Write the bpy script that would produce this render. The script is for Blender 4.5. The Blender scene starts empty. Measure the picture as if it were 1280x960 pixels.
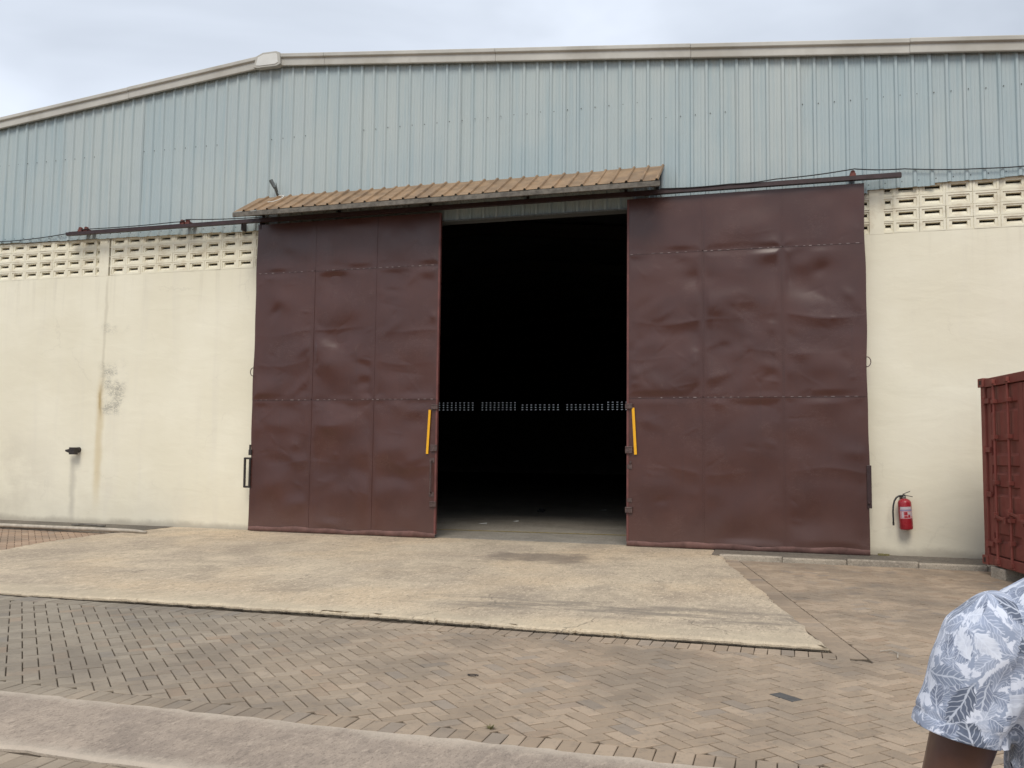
import bpy, bmesh, math, random
import numpy as np
from mathutils import Vector, Matrix

random.seed(7)
rng = np.random.default_rng(7)
S = bpy.context.scene
COL = S.collection

# ---------------------------------------------------------------- camera
FPX, YAW, PITCH, ROLL = 1141.55, 0.2935, 0.0769, 0.0120
CAM = Vector((9.4408, -14.9124, 1.4402))
fw = Vector((-math.sin(YAW) * math.cos(PITCH), math.cos(YAW) * math.cos(PITCH), math.sin(PITCH)))
r0 = Vector((math.cos(YAW), math.sin(YAW), 0.0))
u0 = r0.cross(fw)
cr, sr = math.cos(ROLL), math.sin(ROLL)
RT = r0 * cr + u0 * sr
UP = u0 * cr - r0 * sr
cam_data = bpy.data.cameras.new('camera')
cam_data.sensor_width = 36.0
cam_data.lens = FPX / 1280.0 * 36.0
cam_data.clip_start = 0.05
cam_data.clip_end = 3000.0
cam = bpy.data.objects.new('camera', cam_data)
COL.objects.link(cam)
M = Matrix((RT, UP, -fw)).transposed().to_4x4()
M.translation = CAM
cam.matrix_world = M
S.camera = cam

# ---------------------------------------------------------------- sky, sun, exposure
SUN_EL, SUN_ROT = math.radians(50), math.radians(171)
world = bpy.data.worlds.new('World')
S.world = world
world.use_nodes = True
wt = world.node_tree
wt.nodes.clear()
wo = wt.nodes.new('ShaderNodeOutputWorld')
bg = wt.nodes.new('ShaderNodeBackground')
bg.inputs['Strength'].default_value = 0.12
sky = wt.nodes.new('ShaderNodeTexSky')
sky.sky_type = 'NISHITA'
sky.sun_disc = False
sky.sun_elevation = SUN_EL
sky.sun_rotation = SUN_ROT
sky.dust_density = 2.0
tc = wt.nodes.new('ShaderNodeTexCoord')
mp = wt.nodes.new('ShaderNodeMapping')
mp.inputs['Scale'].default_value = (1.0, 1.0, 2.2)
mp.inputs['Location'].default_value = (0.55, 0.2, 0.1)
nz = wt.nodes.new('ShaderNodeTexNoise')
nz.inputs['Scale'].default_value = 1.9
nz.inputs['Detail'].default_value = 5.0
nz.inputs['Roughness'].default_value = 0.48
nz.inputs['Distortion'].default_value = 0.4
rp = wt.nodes.new('ShaderNodeValToRGB')
rp.color_ramp.elements[0].position = 0.33
rp.color_ramp.elements[0].color = (3.6, 3.95, 4.5, 1)
rp.color_ramp.elements[1].position = 0.66
rp.color_ramp.elements[1].color = (5.9, 6.35, 7.1, 1)
mxw = wt.nodes.new('ShaderNodeMix')
mxw.data_type = 'RGBA'
mxw.inputs['Factor'].default_value = 0.93
wt.links.new(tc.outputs['Generated'], mp.inputs['Vector'])
wt.links.new(mp.outputs['Vector'], nz.inputs['Vector'])
wt.links.new(nz.outputs['Fac'], rp.inputs['Fac'])
wt.links.new(sky.outputs['Color'], mxw.inputs[6])
wt.links.new(rp.outputs['Color'], mxw.inputs[7])
wt.links.new(mxw.outputs[2], bg.inputs['Color'])
wt.links.new(bg.outputs['Background'], wo.inputs['Surface'])

sun_d = bpy.data.lights.new('sun', 'SUN')
sun_d.energy = 1.5
sun_d.angle = math.radians(26)
sun_d.color = (1.0, 0.94, 0.84)
sun = bpy.data.objects.new('sun', sun_d)
COL.objects.link(sun)
sdir = Vector((math.sin(SUN_ROT) * math.cos(SUN_EL), math.cos(SUN_ROT) * math.cos(SUN_EL), math.sin(SUN_EL)))
sun.rotation_euler = sdir.to_track_quat('Z', 'Y').to_euler()
sun.location = (0, -20, 30)

S.view_settings.view_transform = 'Standard'
S.view_settings.look = 'None'
S.view_settings.gamma = 1.0
S.view_settings.use_curve_mapping = False
S.view_settings.exposure = 0.42
S.cycles.max_bounces = 6
S.cycles.diffuse_bounces = 3
S.cycles.glossy_bounces = 3
S.cycles.use_denoising = True
S.cycles.caustics_reflective = False
S.cycles.caustics_refractive = False


# ---------------------------------------------------------------- node helpers
class NT:
    def __init__(self, name):
        self.m = bpy.data.materials.new(name)
        self.m.use_nodes = True
        self.t = self.m.node_tree
        self.t.nodes.clear()
        self.out = self.t.nodes.new('ShaderNodeOutputMaterial')
        self.b = self.t.nodes.new('ShaderNodeBsdfPrincipled')
        self.t.links.new(self.b.outputs[0], self.out.inputs[0])

    def new(self, typ, **kw):
        n = self.t.nodes.new(typ)
        for k, v in kw.items():
            setattr(n, k, v)
        return n

    def set(self, sock, v):
        if hasattr(v, 'is_output'):
            self.t.links.new(v, sock)
        elif isinstance(v, (tuple, list)) and sock.type == 'RGBA' and len(v) == 3:
            sock.default_value = (*v, 1)
        else:
            sock.default_value = v

    def obj(self):
        return self.new('ShaderNodeTexCoord').outputs['Object']

    def uv(self):
        return self.new('ShaderNodeTexCoord').outputs['UV']

    def geo(self):
        return self.new('ShaderNodeNewGeometry').outputs['Position']

    def mapping(self, vec, scale=(1, 1, 1), loc=(0, 0, 0), rot=(0, 0, 0)):
        n = self.new('ShaderNodeMapping')
        self.set(n.inputs['Vector'], vec)
        n.inputs['Scale'].default_value = scale
        n.inputs['Location'].default_value = loc
        n.inputs['Rotation'].default_value = rot
        return n.outputs[0]

    def noise(self, vec, scale=5, detail=4, rough=0.55, dist=0.0, color=False):
        n = self.new('ShaderNodeTexNoise')
        self.set(n.inputs['Vector'], vec)
        n.inputs['Scale'].default_value = scale
        n.inputs['Detail'].default_value = detail
        n.inputs['Roughness'].default_value = rough
        n.inputs['Distortion'].default_value = dist
        return n.outputs['Color' if color else 'Fac']

    def math(self, op, a, b=0.0, c=0.0, clamp=False):
        n = self.new('ShaderNodeMath', operation=op, use_clamp=clamp)
        self.set(n.inputs[0], a)
        self.set(n.inputs[1], b)
        self.set(n.inputs[2], c)
        return n.outputs[0]

    def step(self, v, lo, hi, tlo=0.0, thi=1.0):
        n = self.new('ShaderNodeMapRange', interpolation_type='SMOOTHSTEP')
        self.set(n.inputs['Value'], v)
        n.inputs['From Min'].default_value = lo
        n.inputs['From Max'].default_value = hi
        n.inputs['To Min'].default_value = tlo
        n.inputs['To Max'].default_value = thi
        return n.outputs[0]

    def mix(self, fac, a, b, blend='MIX'):
        n = self.new('ShaderNodeMix', data_type='RGBA', blend_type=blend)
        self.set(n.inputs[0], fac)
        self.set(n.inputs[6], a)
        self.set(n.inputs[7], b)
        return n.outputs[2]

    def xyz(self, vec):
        n = self.new('ShaderNodeSeparateXYZ')
        self.set(n.inputs[0], vec)
        return n.outputs

    def attr(self, name):
        return self.new('ShaderNodeAttribute', attribute_name=name).outputs['Fac']

    def rnd(self):
        return self.new('ShaderNodeObjectInfo').outputs['Random']

    def bump(self, h, strength=0.3, dist=0.01):
        n = self.new('ShaderNodeBump')
        n.inputs['Strength'].default_value = strength
        n.inputs['Distance'].default_value = dist
        self.set(n.inputs['Height'], h)
        self.t.links.new(n.outputs[0], self.b.inputs['Normal'])

    def done(self, color, rough=0.7, metal=0.0, spec=0.5):
        self.set(self.b.inputs['Base Color'], color)
        self.set(self.b.inputs['Roughness'], rough)
        self.set(self.b.inputs['Metallic'], metal)
        self.b.inputs['Specular IOR Level'].default_value = spec
        return self.m

    def box(self, x, lo, hi, soft):
        a = self.step(x, lo - soft, lo + soft)
        b = self.step(x, hi - soft, hi + soft, 1.0, 0.0)
        return self.math('MULTIPLY', a, b)


def sc3(c, k):
    return tuple(min(1.0, v * k) for v in c)


def simple(name, col, rough=0.6, metal=0.0, var=0.18, nscale=9.0, bump=0.0, spec=0.5, dirt=None):
    n = NT(name)
    p = n.geo()
    f = n.noise(p, nscale, 5, 0.6)
    f = n.step(f, 0.3, 0.7)
    c = n.mix(f, sc3(col, 1 - var), sc3(col, 1 + var))
    if dirt:
        g = n.step(n.noise(p, nscale * 0.45, 6, 0.65), 0.48, 0.68)
        c = n.mix(n.math('MULTIPLY', g, 0.6), c, dirt)
    if bump:
        n.bump(n.noise(p, nscale * 6, 4, 0.6), bump, 0.004)
    r = n.step(n.noise(p, nscale * 1.7, 3), 0.3, 0.7, max(0.03, rough - 0.08), min(1, rough + 0.1))
    return n.done(c, r, metal, spec)


# ---------------------------------------------------------------- materials
def mat_plaster():
    n = NT('cream_plaster')
    p = n.geo()
    s = n.xyz(p)
    x, z = s[0], s[2]
    big = n.step(n.noise(p, 0.55, 4, 0.55), 0.32, 0.7)
    c = n.mix(big, (0.765, 0.715, 0.565), (0.83, 0.785, 0.64))
    streak = n.step(n.noise(n.mapping(p, (2.2, 1, 0.22)), 1.3, 5, 0.6), 0.5, 0.75)
    c = n.mix(n.math('MULTIPLY', streak, 0.35), c, (0.70, 0.655, 0.55))
    # splash dirt along the foot of the wall
    wob = n.noise(p, 1.6, 5, 0.65)
    low = n.step(n.math('ADD', z, n.math('MULTIPLY', wob, -1.5)), -0.75, 0.35, 1.0, 0.0)
    c = n.mix(n.math('MULTIPLY', low, 0.30), c, (0.56, 0.50, 0.40))
    foot = n.step(n.math('ADD', z, n.math('MULTIPLY', wob, -0.22)), -0.10, 0.03, 1.0, 0.0)
    c = n.mix(n.math('MULTIPLY', foot, 0.55), c, (0.27, 0.235, 0.19))
    # greyish smear on the far left
    lf = n.math('MULTIPLY', n.step(x, -6.6, -3.6, 1.0, 0.0), n.box(z, -0.2, 1.7, 0.7))
    lf = n.math('MULTIPLY', lf, n.step(n.noise(p, 1.1, 5, 0.6), 0.35, 0.65))
    c = n.mix(n.math('MULTIPLY', lf, 0.55), c, (0.45, 0.40, 0.31))
    # ochre drip under the left pier
    xw = n.math('ADD', x, n.math('MULTIPLY', n.noise(p, 3.0, 4), 0.12))
    d1 = n.math('MULTIPLY', n.box(xw, -3.58, -3.43, 0.06), n.box(z, 0.55, 2.75, 0.5))
    d2 = n.math('MULTIPLY', n.box(xw, -3.53, -3.47, 0.035), n.box(z, 2.15, 2.65, 0.2))
    c = n.mix(n.math('MULTIPLY', d1, 0.42), c, (0.54, 0.40, 0.17))
    c = n.mix(n.math('MULTIPLY', d2, 0.75), c, (0.36, 0.25, 0.10))
    d3 = n.math('MULTIPLY', n.box(xw, -3.50, -3.44, 0.025), n.box(z, 2.6, 4.85, 0.25))
    c = n.mix(n.math('MULTIPLY', d3, 0.35), c, (0.45, 0.40, 0.30))
    # grey scribbly mildew right of it
    scr = n.noise(n.mapping(p, (1, 1, 2.4)), 7.5, 6, 0.7, 1.2)
    scr = n.box(scr, 0.47, 0.53, 0.018)
    reg = n.math('MULTIPLY', n.box(xw, -3.48, -2.98, 0.16), n.math('MAXIMUM', n.box(z, 2.15, 3.15, 0.12), n.math('MULTIPLY', n.box(z, 3.75, 3.95, 0.08), 0.7)))
    reg = n.math('MULTIPLY', reg, n.step(n.noise(p, 2.4, 3), 0.38, 0.6))
    c = n.mix(n.math('MULTIPLY', n.math('MULTIPLY', reg, scr), 0.8), c, (0.22, 0.21, 0.18))
    c = n.mix(n.math('MULTIPLY', reg, 0.22), c, (0.42, 0.40, 0.34))
    # drip under the spout
    d4 = n.math('MULTIPLY', n.box(xw, -4.14, -4.02, 0.06), n.box(z, 0.1, 1.3, 0.2))
    c = n.mix(n.math('MULTIPLY', d4, 0.45), c, (0.38, 0.35, 0.30))
    vz = n.math('MULTIPLY', n.box(z, 3.9, 4.92, 0.12), n.step(n.noise(n.mapping(p, (5.5, 1, 0.25)), 1.0, 4, 0.6), 0.52, 0.7))
    vz = n.math('MULTIPLY', vz, n.step(z, 3.6, 4.95))
    c = n.mix(n.math('MULTIPLY', vz, 0.18), c, (0.45, 0.41, 0.33))
    bl_ = n.math('MULTIPLY', n.step(z, 4.88, 4.95), n.step(n.noise(p, 3.3, 5, 0.65), 0.48, 0.68))
    c = n.mix(n.math('MULTIPLY', bl_, 0.45), c, (0.52, 0.43, 0.30))
    hv = n.new('ShaderNodeTexVoronoi', feature='DISTANCE_TO_EDGE')
    hw = n.new('ShaderNodeVectorMath', operation='MULTIPLY_ADD')
    n.set(hw.inputs[0], n.noise(p, 3.1, 5, 0.65, color=True))
    hw.inputs[1].default_value = (0.5, 0.0, 0.5)
    n.set(hw.inputs[2], p)
    n.set(hv.inputs['Vector'], hw.outputs[0])
    hv.inputs['Scale'].default_value = 0.55
    hc = n.math('MULTIPLY', n.step(hv.outputs['Distance'], 0.002, 0.009, 1, 0), n.step(n.noise(p, 0.8, 3), 0.52, 0.6))
    c = n.mix(n.math('MULTIPLY', hc, 0.13), c, (0.42, 0.38, 0.30))
    # relief: trowel lumps drawn out sideways
    h1 = n.noise(n.mapping(p, (0.8, 1, 1.7)), 1.9, 4, 0.5, 0.4)
    h2 = n.noise(p, 26, 4, 0.6)
    h = n.math('ADD', n.math('MULTIPLY', h1, 1.0), n.math('MULTIPLY', h2, 0.05))
    n.bump(h, 0.4, 0.024)
    return n.done(c, 0.85, 0, 0.25)


def mat_cladding():
    n = NT('weathered_blue_cladding')
    p = n.geo()
    s = n.xyz(p)
    base = n.mix(n.rnd(), (0.372, 0.458, 0.482), (0.425, 0.482, 0.488))
    patch = n.step(n.noise(n.mapping(p, (0.5, 1, 0.35)), 1.0, 4, 0.55), 0.35, 0.68)
    c = n.mix(n.math('MULTIPLY', patch, 0.75), base, (0.465, 0.51, 0.495))
    st = n.step(n.noise(n.mapping(p, (9, 1, 0.35)), 1.0, 5, 0.65), 0.42, 0.75)
    c = n.mix(n.math('MULTIPLY', st, 0.45), c, (0.28, 0.385, 0.425))
    fine = n.step(n.noise(n.mapping(p, (30, 1, 1.2)), 1.0, 4, 0.6), 0.55, 0.8)
    c = n.mix(n.math('MULTIPLY', fine, 0.3), c, (0.55, 0.60, 0.585))
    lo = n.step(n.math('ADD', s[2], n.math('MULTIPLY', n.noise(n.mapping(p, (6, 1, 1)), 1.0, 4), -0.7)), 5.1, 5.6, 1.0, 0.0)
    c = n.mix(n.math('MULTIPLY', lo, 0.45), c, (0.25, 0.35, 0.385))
    dk = n.step(n.noise(n.mapping(p, (5, 1, 0.5)), 1.7, 5, 0.7), 0.66, 0.78)
    c = n.mix(n.math('MULTIPLY', dk, 0.4), c, (0.13, 0.17, 0.19))
    n.bump(n.noise(n.mapping(p, (1.2, 1, 0.5)), 2.2, 3, 0.5), 0.35, 0.02)
    return n.done(c, 0.55, 0.0, 0.35)


def mat_door():
    n = NT('maroon_door_paint')
    p = n.geo()
    s = n.xyz(p)
    f = n.step(n.noise(p, 1.3, 5, 0.6), 0.3, 0.7)
    c = n.mix(f, (0.060, 0.0215, 0.0165), (0.077, 0.028, 0.0205))
    wear = n.step(n.noise(n.mapping(p, (3, 1, 0.8)), 3.2, 6, 0.7), 0.63, 0.78)
    c = n.mix(n.math('MULTIPLY', wear, 0.35), c, (0.14, 0.08, 0.062))
    scr = n.box(n.noise(n.mapping(p, (1.2, 1, 3.5)), 5.0, 5, 0.75, 0.8), 0.495, 0.505, 0.006)
    scr = n.math('MULTIPLY', scr, n.step(n.noise(p, 1.7, 3), 0.52, 0.64))
    c = n.mix(n.math('MULTIPLY', scr, 0.45), c, (0.20, 0.13, 0.11))
    run = n.step(n.noise(n.mapping(p, (14, 1, 0.5)), 1.0, 4, 0.6), 0.58, 0.75)
    c = n.mix(n.math('MULTIPLY', run, 0.3), c, (0.045, 0.02, 0.017))
    dust = n.step(n.math('ADD', s[2], n.math('MULTIPLY', n.noise(p, 2, 4), -0.8)), -0.4, 0.35, 1, 0)
    c = n.mix(n.math('MULTIPLY', dust, 0.25), c, (0.16, 0.10, 0.085))
    n.bump(n.noise(p, 60, 3, 0.6), 0.06, 0.003)
    r = n.step(n.noise(p, 2.3, 4, 0.6), 0.3, 0.7, 0.28, 0.38)
    return n.done(c, r, 0, 0.55)


def mat_concrete(name, light, dark, warm, speck=0.4, apron=False, road=False):
    n = NT(name)
    p = n.geo()
    s = n.xyz(p)
    big = n.step(n.noise(n.mapping(p, (0.8, 0.6, 1)), 0.9, 7, 0.65, 0.5), 0.34, 0.66)
    c = n.mix(big, dark, light)
    w = n.step(n.noise(p, 0.42, 3, 0.5), 0.45, 0.68)
    c = n.mix(n.math('MULTIPLY', w, 0.65), c, warm)
    bs = n.step(n.noise(n.mapping(p, (1, 0.7, 1), (9.3, 2.1, 0)), 0.75, 6, 0.62, 0.6), 0.52, 0.66)
    c = n.mix(n.math('MULTIPLY', bs, 0.5), c, sc3(dark, 0.78))
    smear = n.step(n.noise(n.mapping(p, (0.6, 1.1, 1), rot=(0, 0, 0.2)), 1.5, 7, 0.7), 0.5, 0.7)
    c = n.mix(n.math('MULTIPLY', smear, 0.42), c, sc3(dark, 0.74))
    g = n.noise(n.mapping(p, (1, 0.45, 1)), 85, 3, 0.75)
    g2 = n.noise(n.mapping(p, (1, 0.5, 1)), 40, 5, 0.72)
    c = n.mix(n.math('MULTIPLY', n.step(g, 0.54, 0.66), speck * 1.2), c, sc3(dark, 0.45))
    c = n.mix(n.math('MULTIPLY', n.step(g2, 0.56, 0.7), speck * 0.8), c, sc3(light, 1.28))
    for sc_, lo_, hi_, k_, tone_ in ((3.2, 0.50, 0.66, 0.35, sc3(dark, 0.72)), (8.0, 0.52, 0.66, 0.5, sc3(light, 1.2)), (14.0, 0.54, 0.66, 0.6, sc3(dark, 0.62)), (26.0, 0.54, 0.64, 0.75, sc3(light, 1.3)), (38.0, 0.55, 0.63, 0.8, sc3(dark, 0.5))):
        c = n.mix(n.math('MULTIPLY', n.step(n.noise(n.mapping(p, (1.0, 0.42, 1), (sc_, 0, 0)), sc_, 5, 0.7), lo_, hi_), k_ * (0.5 if road else 0.66)), c, tone_)
    hgt = n.math('ADD', n.math('MULTIPLY', g, 0.5), g2)
    if apron:
        ed = n.step(n.math('ADD', s[1], n.math('MULTIPLY', n.noise(p, 1.3, 5, 0.65), -1.1)), -7.5, -7.0, 1, 0)
        c = n.mix(n.math('MULTIPLY', ed, 0.5), c, (0.58, 0.49, 0.35))
        band = n.math('MULTIPLY', n.box(s[1], -6.35, -5.5, 0.3), n.step(n.noise(n.mapping(p, (0.5, 2.2, 1)), 2.6, 6, 0.7), 0.42, 0.62))
        band = n.math('MULTIPLY', band, n.step(s[0], 5.0, 6.8))
        c = n.mix(n.math('MULTIPLY', band, 0.75), c, (0.22, 0.19, 0.155))
        # oil stain before the doorway
        wx = n.math('ADD', s[0], n.math('MULTIPLY', n.noise(p, 2.1, 4), 0.9))
        wy = n.math('ADD', s[1], n.math('MULTIPLY', n.noise(p, 2.7, 4), 1.2))
        oil = n.math('MULTIPLY', n.box(wx, 5.75, 7.15, 0.22), n.box(wy, -2.0, -1.05, 0.22))
        c = n.mix(n.math('MULTIPLY', oil, 0.62), c, (0.15, 0.12, 0.10))
        # cracks
        v = n.new('ShaderNodeTexVoronoi', feature='DISTANCE_TO_EDGE')
        dv = n.noise(p, 2.6, 4, 0.6, color=True)
        vm = n.new('ShaderNodeVectorMath', operation='MULTIPLY_ADD')
        n.set(vm.inputs[0], dv)
        vm.inputs[1].default_value = (0.55, 0.55, 0)
        n.set(vm.inputs[2], p)
        n.set(v.inputs['Vector'], vm.outputs[0])
        v.inputs['Scale'].default_value = 0.36
        ck = n.step(v.outputs['Distance'], 0.001, 0.0045, 1, 0)
        ck = n.math('MULTIPLY', ck, n.step(n.noise(p, 0.5, 3), 0.5, 0.58))
        c = n.mix(n.math('MULTIPLY', ck, 0.55), c, (0.10, 0.085, 0.07))
    if road:
        e = n.math('ABSOLUTE', n.math('ADD', s[1], 10.51))
        e = n.step(n.math('ADD', e, n.math('MULTIPLY', n.noise(p, 3.0, 5, 0.65), 0.30)), 0.42, 0.62)
        c = n.mix(n.math('MULTIPLY', e, 0.75), c, (0.56, 0.475, 0.38))
    n.bump(hgt, 0.8, 0.012)
    return n.done(c, 0.9, 0, 0.2)


def mat_paver(joined):
    n = NT('paver_' + ('joined' if joined else 'single'))
    p = n.geo()
    s = n.xyz(p)
    t = n.attr('tone') if joined else n.rnd()
    gx = n.step(n.math('ADD', s[0], n.math('MULTIPLY', n.noise(p, 0.5, 3), 2.0)), 4.2, 8.8)
    c_l = n.mix(t, (0.26, 0.222, 0.172), (0.335, 0.288, 0.226))
    c_r = n.mix(t, (0.335, 0.255, 0.182), (0.435, 0.335, 0.243))
    c = n.mix(gx, c_l, c_r)
    red = n.math('MULTIPLY', n.step(s[0], -1.2, 0.5, 1, 0), n.step(s[1], -5.6, -4.8))
    c = n.mix(n.math('MULTIPLY', red, 0.85), c, n.mix(t, (0.37, 0.245, 0.165), (0.45, 0.31, 0.215)))
    t2 = n.math('FRACT', n.math('MULTIPLY', t, 17.3))
    c = n.mix(n.step(t2, 0.86, 1.0, 0, 0.45), c, (0.36, 0.25, 0.17))
    t3 = n.math('FRACT', n.math('MULTIPLY', t, 41.7))
    c = n.mix(n.step(t3, 0.85, 1.0, 0, 0.4), c, (0.22, 0.205, 0.19))
    dirt = n.step(n.noise(p, 0.9, 5, 0.6), 0.42, 0.68)
    c = n.mix(n.math('MULTIPLY', dirt, 0.55), c, (0.18, 0.15, 0.12))
    sand = n.step(n.noise(n.mapping(p, (1, 1, 1), (5, 3, 0)), 1.3, 5, 0.65), 0.5, 0.72)
    c = n.mix(n.math('MULTIPLY', sand, 0.22), c, (0.40, 0.33, 0.25))
    md = n.step(n.noise(p, 19, 5, 0.7), 0.5, 0.68)
    c = n.mix(n.math('MULTIPLY', md, 0.4), c, (0.19, 0.16, 0.13))
    g = n.noise(p, 120, 3, 0.7)
    c = n.mix(n.step(g, 0.56, 0.75, 0, 0.35), c, (0.11, 0.095, 0.08))
    n.bump(n.noise(p, 70, 4, 0.7), 0.5, 0.004)
    return n.done(c, 0.92, 0, 0.2)


def mat_shirt():
    n = NT('leaf_print_cotton')
    uv0 = n.uv()
    wp = n.new('ShaderNodeVectorMath', operation='MULTIPLY_ADD')
    n.set(wp.inputs[0], n.noise(uv0, 22, 3, 0.6, color=True))
    wp.inputs[1].default_value = (0.022, 0.022, 0)
    n.set(wp.inputs[2], uv0)
    uv = wp.outputs[0]
    base = n.mix(n.step(n.noise(uv, 45, 4, 0.6, 0.8), 0.47, 0.55), (0.68, 0.71, 0.80), (0.30, 0.345, 0.45))
    c = base
    for scale, off, tones, wid, thr in ((29.0, (2.1, 3.3, 0), ((0.34, 0.38, 0.48), (0.20, 0.235, 0.32)), 0.36, 0.02),
                                   (23.0, (3.1, 7.7, 0), ((0.30, 0.34, 0.44), (0.155, 0.18, 0.25)), 0.30, 0.12),
                                   (18.5, (11.3, 1.9, 0), ((0.20, 0.23, 0.31), (0.66, 0.69, 0.77)), 0.24, 0.25),
                                   (15.0, (5.2, 15.4, 0), ((0.11, 0.13, 0.18), (0.25, 0.29, 0.38)), 0.26, 0.30)):
        v = n.new('ShaderNodeTexVoronoi', voronoi_dimensions='2D')
        wv = n.mapping(uv, (scale, scale, 1), off)
        n.set(v.inputs['Vector'], wv)
        v.inputs['Scale'].default_value = 1.0
        v.inputs['Randomness'].default_value = 0.75
        sub = n.new('ShaderNodeVectorMath', operation='SUBTRACT')
        n.set(sub.inputs[0], wv)
        n.set(sub.inputs[1], v.outputs['Position'])
        cc = n.xyz(v.outputs['Color'])
        ro = n.new('ShaderNodeVectorRotate', rotation_type='Z_AXIS')
        n.set(ro.inputs['Vector'], sub.outputs[0])
        n.set(ro.inputs['Angle'], n.math('MULTIPLY', cc[0], 6.283))
        l = n.xyz(ro.outputs[0])
        lx, ly = l[0], n.math('ABSOLUTE', l[1])
        # half-width of the leaf along its length
        q = n.math('DIVIDE', lx, 0.60)
        wdt = n.math('MULTIPLY', n.math('SUBTRACT', 1.0, n.math('MULTIPLY', q, q)), wid)
        wave = n.math('SINE', n.math('MULTIPLY', n.math('SUBTRACT', lx, n.math('MULTIPLY', ly, 1.1)), 38.0))
        wdt = n.math('ADD', wdt, n.math('MULTIPLY', wave, 0.028))
        mask = n.step(n.math('SUBTRACT', wdt, ly), 0.0, 0.03)
        rib = n.step(ly, 0.012, 0.03, 1, 0)
        vein = n.step(wave, 0.62, 0.95)
        tone = n.mix(n.step(cc[1], 0.35, 0.65), tones[0], tones[1])
        tone = n.mix(n.math('MULTIPLY', n.step(n.noise(uv, 60, 3, 0.6), 0.4, 0.65), 0.35), tone, sc3(tones[0], 1.5))
        tone = n.mix(n.math('MULTIPLY', n.math('MAXIMUM', rib, n.math('MULTIPLY', vein, 0.7)), 0.62), tone, (0.72, 0.76, 0.85))
        use = n.math('MULTIPLY', mask, n.step(cc[2], thr, thr + 0.06))
        c = n.mix(use, c, tone)
    n.bump(n.noise(uv, 700, 2, 0.6), 0.12, 0.001)
    n.b.inputs['Sheen Weight'].default_value = 0.15
    return n.done(c, 0.85, 0, 0.2)


def mat_container():
    n = NT('container_red_paint')
    p = n.geo()
    f = n.step(n.noise(p, 2.0, 5, 0.6), 0.3, 0.7)
    c = n.mix(f, (0.185, 0.048, 0.037), (0.24, 0.068, 0.052))
    st = n.step(n.noise(n.mapping(p, (5, 5, 0.7)), 1.5, 6, 0.7), 0.52, 0.72)
    c = n.mix(n.math('MULTIPLY', st, 0.6), c, (0.095, 0.036, 0.026))
    ru = n.step(n.noise(p, 9, 6, 0.75), 0.62, 0.72)
    c = n.mix(n.math('MULTIPLY', ru, 0.75), c, (0.085, 0.035, 0.018))
    n.bump(n.noise(p, 14, 5, 0.6), 0.2, 0.008)
    return n.done(c, 0.6, 0, 0.35)


def mat_grass():
    n = NT('weed_green')
    c = n.mix(n.noise(n.geo(), 60, 2), (0.10, 0.10, 0.035), (0.20, 0.17, 0.07))
    return n.done(c, 0.8)


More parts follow.
